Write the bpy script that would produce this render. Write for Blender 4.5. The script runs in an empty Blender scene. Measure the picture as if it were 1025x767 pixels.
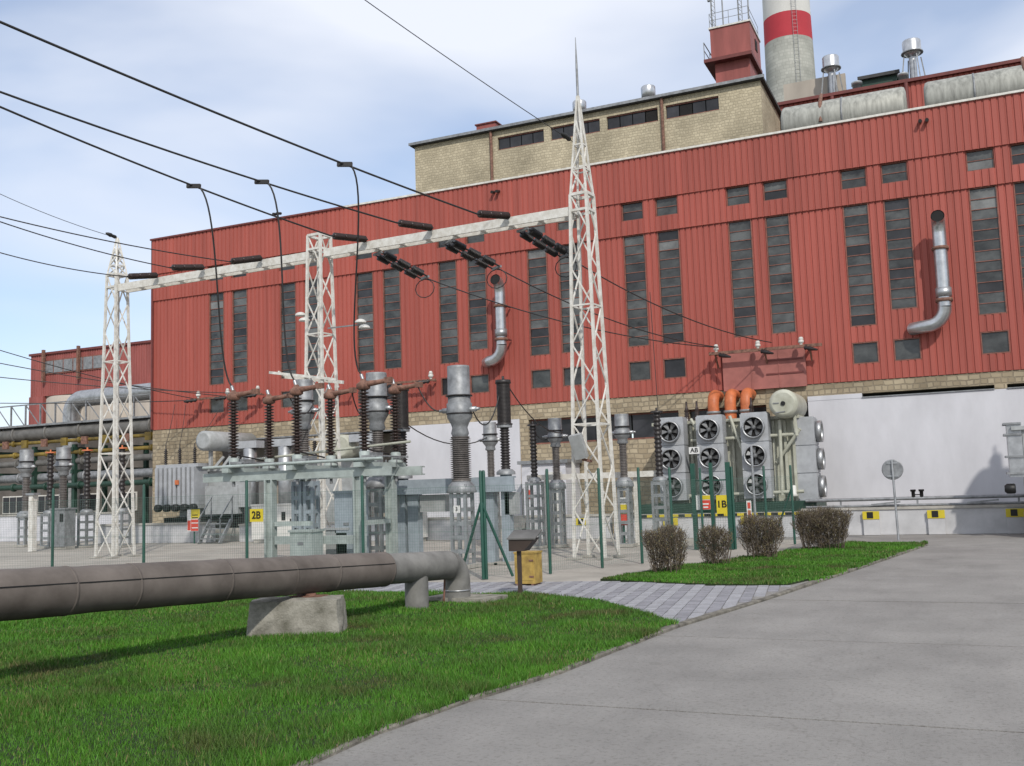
import bpy, math, random
import numpy as np
from mathutils import Vector, Matrix

random.seed(7); rng = np.random.default_rng(7)
SC = bpy.context.scene
COL = SC.collection
R = math.radians

# ------------------------------------------------------------------ camera
EYE = Vector((0, 0, 1.7)); FPX = 1005.0
yaw, pitch, roll = R(24.2), R(5.95), R(-1.9)
_f = Vector((-math.sin(yaw)*math.cos(pitch), math.cos(yaw)*math.cos(pitch), math.sin(pitch)))
_r = Vector((math.cos(yaw), math.sin(yaw), 0)); _u = _r.cross(_f)
CR = _r*math.cos(roll)+_u*math.sin(roll); CU = _u*math.cos(roll)-_r*math.sin(roll); CF = _f
cam = bpy.data.cameras.new('camera'); cam.sensor_width = 36; cam.lens = FPX/1025*36
cam.clip_start = .1; cam.clip_end = 5000
co = bpy.data.objects.new('camera', cam); COL.objects.link(co); SC.camera = co
m3 = Matrix((CR, CU, -CF)).transposed()
co.matrix_world = Matrix.Translation(EYE) @ m3.to_4x4()
def ray(px, py): return CR*((px-512.5)/FPX)+CU*(-(py-383.5)/FPX)+CF
def at(px, py, Y):                       # survey point: photo pixel on the vertical plane at distance Y
    d = ray(px, py); return EYE+d*(Y/d.y)
def gp(px, py, z=0.):                    # survey point on the ground
    d = ray(px, py); return EYE+d*((z-EYE.z)/d.z)

# ------------------------------------------------------------------ world, sun, exposure
SUN = Vector((.42, -.60, .60)).normalized()
w = bpy.data.worlds.new('World'); SC.world = w; w.use_nodes = True
nt = w.node_tree; nt.nodes.clear(); N = nt.nodes.new; L = nt.links.new
sky = N('ShaderNodeTexSky'); sky.sky_type = 'NISHITA'; sky.sun_disc = False
sky.sun_elevation = math.asin(SUN.z); sky.sun_rotation = math.atan2(SUN.x, SUN.y)
sky.air_density = 1.0; sky.dust_density = .3; sky.ozone_density = 3.0
tc = N('ShaderNodeTexCoord'); mp = N('ShaderNodeMapping'); mp.inputs['Scale'].default_value = (1.0, 1.0, 2.6)
mp.inputs['Location'].default_value = (5.5, 2.5, 1.4); mp.inputs['Rotation'].default_value = (0, 0, -.24)
no = N('ShaderNodeTexNoise'); no.inputs['Scale'].default_value = 1.5; no.inputs['Detail'].default_value = 5
no.inputs['Roughness'].default_value = .46; no.inputs['Distortion'].default_value = .5
cr = N('ShaderNodeValToRGB'); cr.color_ramp.elements[0].position = .34; cr.color_ramp.elements[1].position = .54
cr.color_ramp.elements[0].color = (.36, .36, .36, 1); cr.color_ramp.elements[1].color = (.95, .95, .95, 1)
mx = N('ShaderNodeMix'); mx.data_type = 'RGBA'; mx.inputs['B'].default_value = (8.0, 8.35, 9.2, 1)
bg = N('ShaderNodeBackground'); bg.inputs['Strength'].default_value = .115; wo = N('ShaderNodeOutputWorld')
L(tc.outputs['Generated'], mp.inputs['Vector']); L(mp.outputs[0], no.inputs['Vector']); L(no.outputs['Fac'], cr.inputs[0])
L(cr.outputs[0], mx.inputs['Factor']); hsv = N('ShaderNodeHueSaturation'); hsv.inputs['Saturation'].default_value = 1.1; hsv.inputs['Value'].default_value = 1.3; L(sky.outputs[0], hsv.inputs['Color']); L(hsv.outputs[0], mx.inputs['A']); L(mx.outputs['Result'], bg.inputs[0]); L(bg.outputs[0], wo.inputs[0])
sl = bpy.data.lights.new('sun', 'SUN'); sl.energy = 2.85; sl.angle = R(1.2); sl.color = (1, .95, .87)
so = bpy.data.objects.new('sun', sl); COL.objects.link(so)
so.rotation_euler = (-SUN).to_track_quat('-Z', 'Y').to_euler()
vs = SC.view_settings; vs.view_transform = 'Standard'; vs.look = 'None'; vs.gamma = 1; vs.exposure = 0; vs.use_curve_mapping = False

# ------------------------------------------------------------------ materials
def mat(name, col, rough=.7, metal=0., var=.12, scale=3., stretch=(1, 1, 1), bump=0., bscale=40., tint=None, spec=.4, rnd=0.):
    if name in bpy.data.materials: return bpy.data.materials[name]
    m = bpy.data.materials.new(name); m.use_nodes = True; t = m.node_tree; n = t.nodes; l = t.links.new
    col = tuple(c*.92 for c in col); tint = tint and tuple(c*.92 for c in tint)
    b = n['Principled BSDF']; b.inputs['Roughness'].default_value = rough; b.inputs['Metallic'].default_value = metal
    b.inputs['Specular IOR Level'].default_value = spec
    g = n.new('ShaderNodeNewGeometry'); mp = n.new('ShaderNodeMapping'); mp.inputs['Scale'].default_value = stretch
    l(g.outputs['Position'], mp.inputs['Vector'])
    no = n.new('ShaderNodeTexNoise'); no.inputs['Scale'].default_value = scale; no.inputs['Detail'].default_value = 6; no.inputs['Roughness'].default_value = .62
    l(mp.outputs[0], no.inputs['Vector'])
    r = n.new('ShaderNodeValToRGB'); e = r.color_ramp.elements
    t2 = tint or tuple(c*(1-2.2*var) for c in col)
    e[0].position = .28; e[1].position = .66
    e[0].color = (*[max(0, c) for c in t2], 1); e[1].color = (*[min(1, c*(1+.6*var)) for c in col], 1)
    l(no.outputs['Fac'], r.inputs[0]); out = r.outputs[0]
    if rnd:
        oi = n.new('ShaderNodeObjectInfo'); mr = n.new('ShaderNodeMapRange'); mr.inputs['To Min'].default_value = 1-rnd; mr.inputs['To Max'].default_value = 1+rnd
        l(oi.outputs['Random'], mr.inputs['Value']); hs = n.new('ShaderNodeHueSaturation'); l(mr.outputs[0], hs.inputs['Value']); l(out, hs.inputs['Color']); out = hs.outputs[0]
    l(out, b.inputs['Base Color'])
    if bump:
        nb = n.new('ShaderNodeTexNoise'); nb.inputs['Scale'].default_value = bscale; nb.inputs['Detail'].default_value = 5
        l(g.outputs['Position'], nb.inputs['Vector']); bp = n.new('ShaderNodeBump'); bp.inputs['Strength'].default_value = bump; bp.inputs['Distance'].default_value = .02
        l(nb.outputs['Fac'], bp.inputs['Height']); l(bp.outputs[0], b.inputs['Normal'])
    return m
def masonry(name, bw, bh, c1, c2, mortar, bump=.6, ms=.02, distort=.04, swap=True):
    m = bpy.data.materials.new(name); m.use_nodes = True; t = m.node_tree; n = t.nodes; l = t.links.new; b = n['Principled BSDF']
    b.inputs['Roughness'].default_value = .9; b.inputs['Specular IOR Level'].default_value = .2
    g = n.new('ShaderNodeNewGeometry'); sx = n.new('ShaderNodeSeparateXYZ'); l(g.outputs['Position'], sx.inputs[0])
    ad = n.new('ShaderNodeMath'); ad.operation = 'ADD'; l(sx.outputs['X'], ad.inputs[0]); l(sx.outputs['Y'], ad.inputs[1])
    cb = n.new('ShaderNodeCombineXYZ'); l(ad.outputs[0], cb.inputs['X']); l(sx.outputs['Z'], cb.inputs['Y'])
    nz = n.new('ShaderNodeTexNoise'); nz.inputs['Scale'].default_value = 2.2; nz.inputs['Detail'].default_value = 3; l(g.outputs['Position'], nz.inputs['Vector'])
    vm = n.new('ShaderNodeVectorMath'); vm.operation = 'MULTIPLY_ADD'; vm.inputs[1].default_value = (distort*2, distort*2, 0)
    l(nz.outputs['Color'], vm.inputs[0]); l(cb.outputs[0], vm.inputs[2])
    br = n.new('ShaderNodeTexBrick'); br.inputs['Scale'].default_value = 1; br.inputs['Brick Width'].default_value = bw; br.inputs['Row Height'].default_value = bh
    br.inputs['Mortar Size'].default_value = ms; br.inputs['Mortar Smooth'].default_value = .3; br.offset = .43; br.squash = .62; br.squash_frequency = 3
    br.inputs['Color1'].default_value = (*c1, 1); br.inputs['Color2'].default_value = (*c2, 1); br.inputs['Mortar'].default_value = (*mortar, 1)
    l(vm.outputs[0], br.inputs['Vector'])
    n2 = n.new('ShaderNodeTexNoise'); n2.inputs['Scale'].default_value = .55; n2.inputs['Detail'].default_value = 5; l(g.outputs['Position'], n2.inputs['Vector'])
    mr = n.new('ShaderNodeMapRange'); mr.inputs['From Min'].default_value = .3; mr.inputs['From Max'].default_value = .7; mr.inputs['To Min'].default_value = .72; mr.inputs['To Max'].default_value = 1.15
    l(n2.outputs['Fac'], mr.inputs['Value']); hs = n.new('ShaderNodeHueSaturation'); l(mr.outputs[0], hs.inputs['Value']); l(br.outputs['Color'], hs.inputs['Color'])
    l(hs.outputs[0], b.inputs['Base Color'])
    bp = n.new('ShaderNodeBump'); bp.invert = True; bp.inputs['Strength'].default_value = bump; bp.inputs['Distance'].default_value = .03; l(br.outputs['Fac'], bp.inputs['Height']); l(bp.outputs[0], b.inputs['Normal'])
    return m
M = {}
M['red'] = mat('red_cladding', (.375, .090, .068), .6, var=.10, scale=1.3, stretch=(2.6, 2.6, .11), rnd=.085)
M['red_plain'] = mat('red_plain', (.32, .092, .080), .6, var=.15, scale=1.2, stretch=(1.5, 1.5, .25))
M['red_trim'] = mat('red_trim', (.17, .045, .04), .6)
M['stone'] = masonry('rubble_stone', .19, .12, (.52, .455, .325), (.41, .355, .25), (.39, .34, .245), .6, .014, .09)
M['brick'] = masonry('stone_block', .31, .165, (.44, .37, .26), (.29, .235, .16), (.28, .235, .17), .8, .02, .07)
M['white'] = mat('white_render', (.62, .62, .655), .85, var=.07, scale=.9, stretch=(1, 1, .45), bump=.05, bscale=12)
M['concrete'] = mat('concrete', (.43, .41, .37), .9, var=.16, scale=2.5, bump=.25, bscale=60)
M['oldconc'] = mat('old_mossy_concrete', (.30, .285, .245), .95, var=.3, scale=4.5, tint=(.105, .10, .075), bump=.5, bscale=45)
M['bund'] = mat('bund_concrete', (.52, .52, .53), .9, var=.1, scale=1.6, bump=.1)
M['paleconc'] = mat('pale_concrete', (.46, .41, .35), .9, var=.14, scale=.6, stretch=(1, 1, .3))
M['darkwall'] = mat('dark_brown_wall', (.14, .125, .11), .9, var=.3, scale=.5)  # dark brown-grey wall colour with broad random tone variation
M['pinkred'] = mat('faded_red_panel', (.38, .14, .12), .7, var=.12, scale=2)
M['roofing'] = mat('roofing_felt', (.07, .07, .07), .9)
M['frame'] = mat('rusty_window_frame', (.24, .10, .075), .7, var=.2, scale=6)
M['pane'] = mat('dirty_glass_cloud_tones', (.078, .082, .08), .18, var=.38, scale=1.4, stretch=(1, 1, 1.6), spec=.5, rnd=.4)  # dirty grey glass; noise and per-pane tones also paint in cloudy reflections
M['pane_l'] = mat('cloud_reflection_glass', (.20, .205, .20), .25, var=.3, scale=1.2, spec=.5, rnd=.3)  # lighter pane colour, a cloud reflection painted into the base colour
M['pane_d'] = mat('dark_glass', (.03, .03, .034), .3, var=.4, scale=1, spec=.5, rnd=.3)
M['galv'] = mat('galvanised_steel', (.46, .47, .48), .42, .75, var=.16, scale=5, rnd=.05)
M['galvd'] = mat('weathered_galvanised', (.30, .31, .32), .55, .4, var=.2, scale=6)
M['duct'] = mat('duct_steel', (.58, .59, .60), .33, .85, var=.12, scale=4)
M['tank'] = mat('weathered_tank_cladding', (.40, .40, .36), .6, .25, var=.22, scale=1.2, stretch=(6, 6, .7))
M['tower'] = mat('white_tower_paint', (.72, .71, .67), .6, var=.08, scale=7, tint=(.52, .49, .43))
M['rust'] = mat('rusty_steel', (.24, .125, .09), .75, var=.3, scale=9)
M['brown'] = mat('brown_porcelain', (.042, .026, .022), .28, var=.2, scale=6, spec=.5)
M['dbrown'] = mat('dark_polymer', (.030, .026, .026), .45, var=.2, scale=6)
M['gbrown'] = mat('grey_porcelain', (.155, .140, .132), .4, var=.2, scale=6)
M['grey'] = mat('grey_paint', (.37, .385, .39), .5, var=.12, scale=4, tint=(.27, .28, .275))
M['bluegrey'] = mat('bluegrey_paint', (.32, .37, .41), .5, var=.12, scale=4)
M['cooler'] = mat('cooler_paint', (.40, .415, .435), .5, var=.1, scale=4)
M['pgreen'] = mat('pale_green_paint', (.385, .435, .415), .5, var=.14, scale=4)
M['beige'] = mat('beige_paint', (.47, .475, .40), .5, var=.12, scale=3, tint=(.33, .33, .26))
M['fgreen'] = mat('fence_green', (.022, .085, .062), .45, var=.12, scale=5)
M['dgreen'] = mat('dark_green_paint', (.02, .055, .038), .5)
M['wire'] = mat('conductor', (.040, .038, .038), .5, .2)
M['mesh'] = mat('mesh_wire', (.13, .20, .17), .5)
M['orange'] = mat('orange_paint', (.56, .16, .06), .5, var=.15, scale=5)
M['ypipe'] = mat('old_yellow_pipe', (.22, .155, .03), .6, var=.35, scale=1.5)
M['fanblade'] = mat('fan_blade', (.20, .205, .21), .45, .3)
M['yellow'] = mat('yellow_paint', (.62, .50, .03), .5, var=.06)
M['dyellow'] = mat('yellow_box_paint', (.42, .29, .075), .6, var=.25, scale=7, tint=(.22, .14, .04))
M['black'] = mat('black_paint', (.012, .012, .012), .5)
M['dark'] = mat('dark_void', (.015, .014, .014), .9)
M['signwhite'] = mat('sign_white', (.72, .72, .70), .4, var=.03)
M['signred'] = mat('sign_red', (.60, .07, .045), .4, var=.05)
M['offwhite'] = mat('offwhite_cabinet', (.66, .65, .61), .5, var=.05)
M['pipe'] = mat('pipe_wrap', (.150, .128, .112), .75, .0, var=.2, scale=2.2, tint=(.085, .070, .060))
M['dullpipe'] = mat('dull_pipe_steel', (.215, .21, .195), .65, .1, var=.22, scale=3)
M['brownp'] = mat('brown_post', (.06, .042, .033), .6)
M['pipegrey'] = mat('old_pipe', (.17, .165, .155), .6, .2, var=.2, scale=2)
M['yard'] = mat('yard_concrete', (.40, .37, .325), .95, var=.14, scale=.7, bump=.3, bscale=50)
def road_mat():
    m = mat('road_concrete', (.285, .273, .256), .8, var=.10, scale=.8, bump=.5, bscale=85, rnd=.02); t = m.node_tree; n = t.nodes; l = t.links.new; b = n['Principled BSDF']
    src = b.inputs['Base Color'].links[0].from_socket; g = n.new('ShaderNodeNewGeometry')
    def layer(src, scale, lo, hi, dark, stretch=(1, 1, 1), detail=6, seed=0.):
        mp = n.new('ShaderNodeMapping'); mp.inputs['Scale'].default_value = stretch; mp.inputs['Location'].default_value = (seed, seed*.7, 0); l(g.outputs['Position'], mp.inputs['Vector'])
        no = n.new('ShaderNodeTexNoise'); no.inputs['Scale'].default_value = scale; no.inputs['Detail'].default_value = detail; no.inputs['Roughness'].default_value = .7; l(mp.outputs[0], no.inputs['Vector'])
        mr = n.new('ShaderNodeMapRange'); mr.inputs['From Min'].default_value = lo; mr.inputs['From Max'].default_value = hi; l(no.outputs['Fac'], mr.inputs['Value'])
        mx = n.new('ShaderNodeMix'); mx.data_type = 'RGBA'; mx.blend_type = 'MULTIPLY'; mx.inputs['B'].default_value = (*dark, 1); l(mr.outputs[0], mx.inputs['Factor']); l(src, mx.inputs['A']); return mx.outputs['Result']
    o = layer(src, .55, .48, .72, (.84, .84, .845), (1.6, .35, 1))      # worn wheel tracks along the road
    o = layer(o, 26, .52, .72, (.66, .65, .63), detail=3, seed=3.)       # aggregate speckle
    o = layer(o, 3.2, .62, .72, (.78, .77, .75), seed=9.)               # oil and damp spots
    vo = n.new('ShaderNodeTexVoronoi'); vo.feature = 'DISTANCE_TO_EDGE'; vo.inputs['Scale'].default_value = .42
    nz = n.new('ShaderNodeTexNoise'); nz.inputs['Scale'].default_value = 1.6; nz.inputs['Detail'].default_value = 6; l(g.outputs['Position'], nz.inputs['Vector'])
    va = n.new('ShaderNodeVectorMath'); va.operation = 'MULTIPLY_ADD'; va.inputs[1].default_value = (.9, .9, 0); l(nz.outputs['Color'], va.inputs[0]); l(g.outputs['Position'], va.inputs[2]); l(va.outputs[0], vo.inputs['Vector'])
    mr = n.new('ShaderNodeMapRange'); mr.inputs['From Min'].default_value = .0; mr.inputs['From Max'].default_value = .006; mr.inputs['To Min'].default_value = .2; mr.inputs['To Max'].default_value = 0; l(vo.outputs['Distance'], mr.inputs['Value'])
    mx = n.new('ShaderNodeMix'); mx.data_type = 'RGBA'; mx.blend_type = 'MULTIPLY'; mx.inputs['B'].default_value = (.45, .43, .40, 1); l(mr.outputs[0], mx.inputs['Factor']); l(o, mx.inputs['A']); o = mx.outputs['Result']
    l(o, b.inputs['Base Color']); return m
M['slab'] = road_mat()
M['joint'] = mat('joint_filler', (.075, .07, .065), .95)
M['paver'] = mat('paver', (.275, .272, .295), .9, var=.12, scale=6, bump=.2, bscale=90, rnd=.1)
M['paver_l'] = mat('paver_light', (.345, .345, .365), .9, var=.1, scale=6, bump=.2, bscale=90, rnd=.06)
M['kerb'] = mat('kerb_stone', (.20, .185, .155), .95, var=.35, scale=5, bump=.4, bscale=60, rnd=.12)
M['soil'] = mat('soil', (.022, .040, .010), 1, var=.3, scale=5, bump=.5, bscale=60)
M['ground'] = mat('far_ground', (.16, .17, .11), 1, var=.2, scale=.2)
M['twig'] = mat('twig', (.14, .11, .08), .85, var=.3, scale=20)
M['leafb'] = mat('bush_leaf', (.115, .108, .05), .8, var=.4, scale=12, tint=(.13, .085, .045))
M['ch_grey'] = masonry('chimney_block', .5, .3, (.42, .42, .38), (.35, .355, .32), (.33, .33, .30), .2, .03, .0)
M['ch_white'] = mat('chimney_white', (.62, .61, .58), .8, var=.06, scale=.4)
M['ch_red'] = mat('chimney_red', (.46, .04, .055), .8, var=.08, scale=.4)

# ------------------------------------------------------------------ mesh builder
class MB:
    def __init__(s): s.v = []; s.f = []; s.sm = []
    def add(s, vs, fs, smooth=False):
        o = len(s.v); s.v += [tuple(v) for v in vs]; s.f += [tuple(i+o for i in f) for f in fs]; s.sm += [smooth]*len(fs); return s
    def box(s, c, d, rz=0.):
        x, y, z = d[0]/2, d[1]/2, d[2]/2; ca, sa = math.cos(rz), math.sin(rz)
        vs = []
        for k in (-z, z):
            for (i, j) in ((-x, -y), (x, -y), (x, y), (-x, y)): vs.append((c[0]+i*ca-j*sa, c[1]+i*sa+j*ca, c[2]+k))
        return s.add(vs, [(3, 2, 1, 0), (4, 5, 6, 7), (0, 1, 5, 4), (1, 2, 6, 5), (2, 3, 7, 6), (3, 0, 4, 7)])
    def span(s, a, b): return s.box([(a[i]+b[i])/2 for i in range(3)], [abs(b[i]-a[i]) for i in range(3)])
    def bar(s, p, q, wd, ht=None, up=(0, 0, 1)):
        ht = ht or wd; p, q = Vector(p), Vector(q); d = (q-p).normalized(); up = Vector(up)
        if abs(d.dot(up)) > .98: up = Vector((0, 1, 0))
        a = d.cross(up).normalized()*wd/2; b = a.cross(d).normalized()*ht/2
        vs = [p-a-b, p+a-b, p+a+b, p-a+b, q-a-b, q+a-b, q+a+b, q-a+b]
        return s.add(vs, [(3, 2, 1, 0), (4, 5, 6, 7), (0, 1, 5, 4), (1, 2, 6, 5), (2, 3, 7, 6), (3, 0, 4, 7)])
    def tube(s, pts, r, n=10, cap=True):
        pts = [Vector(p) for p in pts]; rs = r if isinstance(r, (list, tuple)) else [r]*len(pts); vs = []; pa = None
        for i, p in enumerate(pts):
            d = (pts[min(i+1, len(pts)-1)]-pts[max(i-1, 0)]).normalized()
            if pa is None: a = d.cross(Vector((0, 0, 1)) if abs(d.z) < .95 else Vector((0, 1, 0))).normalized()
            else: a = (pa-d*pa.dot(d)).normalized()
            pa = a; b = d.cross(a)
            for k in range(n):
                t = 2*math.pi*k/n; vs.append(p+(a*math.cos(t)+b*math.sin(t))*rs[i])
        fs = [(i*n+k, i*n+(k+1) % n, (i+1)*n+(k+1) % n, (i+1)*n+k) for i in range(len(pts)-1) for k in range(n)]
        s.add(vs, fs, n > 4)
        if cap:
            s.add(vs[:n], [tuple(range(n-1, -1, -1))]); s.add(vs[-n:], [tuple(range(n))])
        return s
    def lathe(s, prof, o=(0, 0, 0), axis=(0, 0, 1), n=16, cap=True):     # prof: (radius, height) pairs
        ax = Vector(axis).normalized(); a = ax.cross(Vector((0, 1, 0)) if abs(ax.y) < .9 else Vector((1, 0, 0))).normalized(); b = ax.cross(a); o = Vector(o); vs = []
        for (r, h) in prof:
            for k in range(n):
                t = 2*math.pi*k/n; vs.append(o+ax*h+(a*math.cos(t)+b*math.sin(t))*max(r, .0005))
        m = len(prof)
        fs = [(i*n+k, i*n+(k+1) % n, (i+1)*n+(k+1) % n, (i+1)*n+k) for i in range(m-1) for k in range(n)]
        s.add(vs, fs, True)
        if not cap: return s
        s.add(vs[:n], [tuple(range(n-1, -1, -1))]); s.add(vs[-n:], [tuple(range(n))]); return s
    def prism(s, poly, z0, z1):          # poly in XY (ccw)
        n = len(poly); vs = [(p[0], p[1], z0) for p in poly]+[(p[0], p[1], z1) for p in poly]
        return s.add(vs, [tuple(range(n-1, -1, -1)), tuple(range(n, 2*n))]+[(i, (i+1) % n, n+(i+1) % n, n+i) for i in range(n)])
    def mesh(s, name):
        me = bpy.data.meshes.new(name); me.from_pydata(s.v, [], s.f); me.polygons.foreach_set('use_smooth', s.sm); me.update(); return me
    def build(s, name, m, parent=None):  # vertices in world space; moved into the parent's space
        if parent is not None:
            o = Vector((0, 0, 0)); p = parent
            while p: o += p.location; p = p.parent
            s.v = [(v[0]-o.x, v[1]-o.y, v[2]-o.z) for v in s.v]
        me = s.mesh(name); me.materials.append(M[m] if isinstance(m, str) else m)
        ob = bpy.data.objects.new(name, me); COL.objects.link(ob); ob.parent = parent; return ob
def obj(name, me, parent=None, loc=(0, 0, 0), rot=None):
    o = bpy.data.objects.new(name, me); COL.objects.link(o); o.parent = parent; o.location = loc
    if rot: o.rotation_euler = rot
    return o
def tag(o, label=None, cat=None, group=None, kind=None):
    if label: o['label'] = label
    if cat: o['category'] = cat
    if group: o['group'] = group
    if kind: o['kind'] = kind
    return o
def thing(name, label, cat, loc=(0, 0, 0), group=None, rz=0.):
    o = bpy.data.objects.new(name, None); COL.objects.link(o); o.location = loc; o.rotation_euler.z = rz; o.empty_display_size = .3
    return tag(o, label, cat, group)
def copy_tree(o, parent=None):
    c = o.copy(); COL.objects.link(c); c.parent = parent
    for ch in list(o.children): copy_tree(ch, c)
    return c
def struct(o): o['kind'] = 'structure'; return o
def shared(mb, name, m): me = mb.mesh(name); me.materials.append(M[m]); return me
def text_mesh(txt, size, m, name='lettering'):
    c = bpy.data.curves.new('t', 'FONT'); c.body = txt; c.size = size; c.align_x = 'CENTER'; c.align_y = 'CENTER'; c.extrude = .002; c.offset = size*.02
    o = bpy.data.objects.new('t', c); COL.objects.link(o); bpy.context.view_layer.update()
    me = bpy.data.meshes.new_from_object(o.evaluated_get(bpy.context.evaluated_depsgraph_get())); bpy.data.objects.remove(o)
    me.name = name; me.materials.clear(); me.materials.append(M[m]); return me
def resample(pts, step):
    out = []; 
    for a, b in zip(pts[:-1], pts[1:]):
        n = max(1, int((Vector(b)-Vector(a)).length/step)); out += [Vector(a).lerp(Vector(b), i/n) for i in range(n)]
    return out+[Vector(pts[-1])]

# ------------------------------------------------------------------ ground, yard, road, paving, lawns
struct(MB().add([(-900, -300, -.06), (900, -300, -.06), (900, 1500, -.06), (-900, 1500, -.06)], [(0, 1, 2, 3)]).build('ground', 'ground'))
YARD = [(-75, 14.6), (-3.0, 14.6), (-3, 26.5), (13, 26.5), (13, 34.2), (-32.7, 34.2), (-32.7, 48), (-75, 48)]
struct(MB().add([(x, y, -.012) for x, y in YARD], [tuple(range(len(YARD)))]).build('yard', 'yard'))
kerb_px = [(310, 767), (380, 735), (470, 703), (560, 675), (620, 651), (680, 628), (730, 612.5), (780, 597), (860, 570), (912, 552)]
KL = [Vector((-4.1, -4, 0)), Vector((-3.97, 2, 0))]+[gp(*p) for p in kerb_px]+[Vector((-1.02, 26.2, 0)), Vector((-1.25, 26.9, 0)), Vector((-1.8, 27.15, 0)), Vector((-2.9, 27.2, 0))]
# concrete road slabs
road = struct(MB().add([(-6.5, -8, -.03), (14, -8, -.03), (14, 31, -.03), (-6.5, 31, -.03)], [(0, 1, 2, 3)]).build('road', 'joint'))
ys = [-7, -3.4, .2, 3.85, 7.52, 11.12, 14.7, 18.3, 21.9, 25.5, 29.1, 30.75]; xs = [-6.4, -4.2, -.86, 2.5, 5.9, 9.3, 12.7]
slab_me = {}
for j in range(len(ys)-1):
    for i in range(len(xs)-1):
        if xs[i+1] < -4 and not (ys[j] > 26 or ys[j] < 6): continue
        dx, dy = xs[i+1]-xs[i]-.0004, ys[j+1]-ys[j]-.036; key = (round(dx, 3), round(dy, 3))
        if key not in slab_me: slab_me[key] = shared(MB().box((0, 0, -.05), (dx, dy, .1)), 'slab', 'slab')
        obj('slab', slab_me[key], road, ((xs[i]+xs[i+1])/2, (ys[j]+ys[j+1])/2, -.001-.0015*(j % 3)))
# paving strip
P_front = [gp(*p) for p in ((683, 627), (644, 614), (601, 602), (552, 597.6), (522, 594.5), (470, 596))]+[Vector((-9, 14.8, 0)), Vector((-12.5, 14.8, 0))]
P_back = [Vector((-2.74, 16.5, 0)), gp(717, 587), gp(640, 583), Vector((-6.6, 16.9, 0)), Vector((-8.4, 16.6, 0)), Vector((-12.5, 16.2, 0))]
PAV = [p.to_2d() for p in P_front]+[p.to_2d() for p in reversed(P_back)]
def inside(x, y, poly):
    c = False; j = len(poly)-1
    for i in range(len(poly)):
        if (poly[i][1] > y) != (poly[j][1] > y) and x < (poly[j][0]-poly[i][0])*(y-poly[i][1])/(poly[j][1]-poly[i][1])+poly[i][0]: c = not c
        j = i
    return c
path = struct(MB().add([(p[0], p[1], -.006) for p in PAV], [tuple(range(len(PAV)))]).build('path', 'joint'))
def kx(y):                                # kerb line X at a given Y
    for a, b in zip(KL[:-1], KL[1:]):
        if a.y <= y <= b.y and b.y > a.y: return a.x+(b.x-a.x)*(y-a.y)/(b.y-a.y)
    return -2
pav_spots = []; pw, pl = .17, .17
ang = R(8); ca, sa = math.cos(ang), math.sin(ang)
for i in range(-60, 60):
    for j in range(-40, 40):
        lx, ly = i*pw, j*pl; X = -6+lx*ca-ly*sa; Y = 15+lx*sa+ly*ca
        if inside(X, Y, PAV) and X < kx(Y)-.16: pav_spots.append((math.hypot(X, Y), X, Y, i, j))
pav_spots.sort(); pm = [shared(MB().box((0, 0, -.03), (pw-.012, pl-.012, .06)), 'paver', k) for k in ('paver', 'paver_l')]
for k, (d, X, Y, i, j) in enumerate(pav_spots[:300]):
    obj('paver', pm[1 if i % 2 == 0 else 0], path, (X, Y, .012+random.uniform(-.004, .004)), (random.uniform(-.01, .01), random.uniform(-.01, .01), ang))
for li, mm in ((0, 'paver'), (1, 'paver_l')):
    mb = MB()
    for (d, X, Y, i, j) in pav_spots[300:]:
        if (1 if i % 2 == 0 else 0) == li: mb.box((X, Y, -.018+random.uniform(-.004, .004)), (pw-.012, pl-.012, .06), ang)
    if mb.v: tag(mb.build('far_pavers', mm, path), kind='stuff')
# kerb stones
kerb = struct(MB().tube([k+Vector((-.06, 0, -.08)) for k in KL], .05, 6).build('kerb', 'kerb'))
rk = resample(KL, .98)
for a, b in zip(rk[:-1], rk[1:]):
    d = b-a
    if d.length < .15: continue
    n = Vector((-d.y, d.x, 0)).normalized(); mid = (a+b)/2+n*.05; ln = d.length-.014; mb = MB()
    x, y, z = ln/2, .05, .06; c = .012
    mb.add([(-x, -y, -z), (x, -y, -z), (x, y, -z), (-x, y, -z), (-x, -y, z-c), (x, -y, z-c), (x, y, z-c), (-x, y, z-c), (-x+c, -y+c, z), (x-c, -y+c, z), (x-c, y-c, z), (-x+c, y-c, z)],
           [(8, 9, 10, 11), (0, 1, 5, 4), (1, 2, 6, 5), (2, 3, 7, 6), (3, 0, 4, 7), (4, 5, 9, 8), (5, 6, 10, 9), (6, 7, 11, 10), (7, 4, 8, 11)])
    o = obj('kerbstone', shared(mb, 'kerbstone', 'kerb'), kerb, (mid.x, mid.y, random.uniform(-.034, -.014)), (random.uniform(-.008, .008), random.uniform(-.006, .006), math.atan2(d.y, d.x)+random.uniform(-.008, .008)))
# lawns
kl_front = [k for k in KL if k.y < 11.8]
def off(p, d=-.02): return Vector((p.x+d, p.y, 0))
LAWN1 = [off(k) for k in kl_front]+[off(gp(683, 627))]+[p+Vector((0, -.03, 0)) for p in P_front[1:]]+[Vector((-30, 14.9, 0)), Vector((-30, -4, 0))]
kl_back = [k for k in KL if k.y > 16.6]
LAWN2 = [Vector((-2.8, 16.55, 0))]+[off(k) for k in kl_back[:-4]]+[Vector((-1.14, 26.2, 0)), Vector((-1.36, 26.8, 0)), Vector((-1.85, 27.02, 0)), Vector((-2.9, 27.06, 0)), gp(742, 560), gp(644, 574), gp(601, 581), gp(640, 583.5), gp(717, 587)+Vector((0, .05, 0))]
grass_mat = bpy.data.materials.new('grass_blades'); grass_mat.use_nodes = True
_t = grass_mat.node_tree; _b = _t.nodes['Principled BSDF']; _b.inputs['Roughness'].default_value = .6; _b.inputs['Specular IOR Level'].default_value = .25
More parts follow.
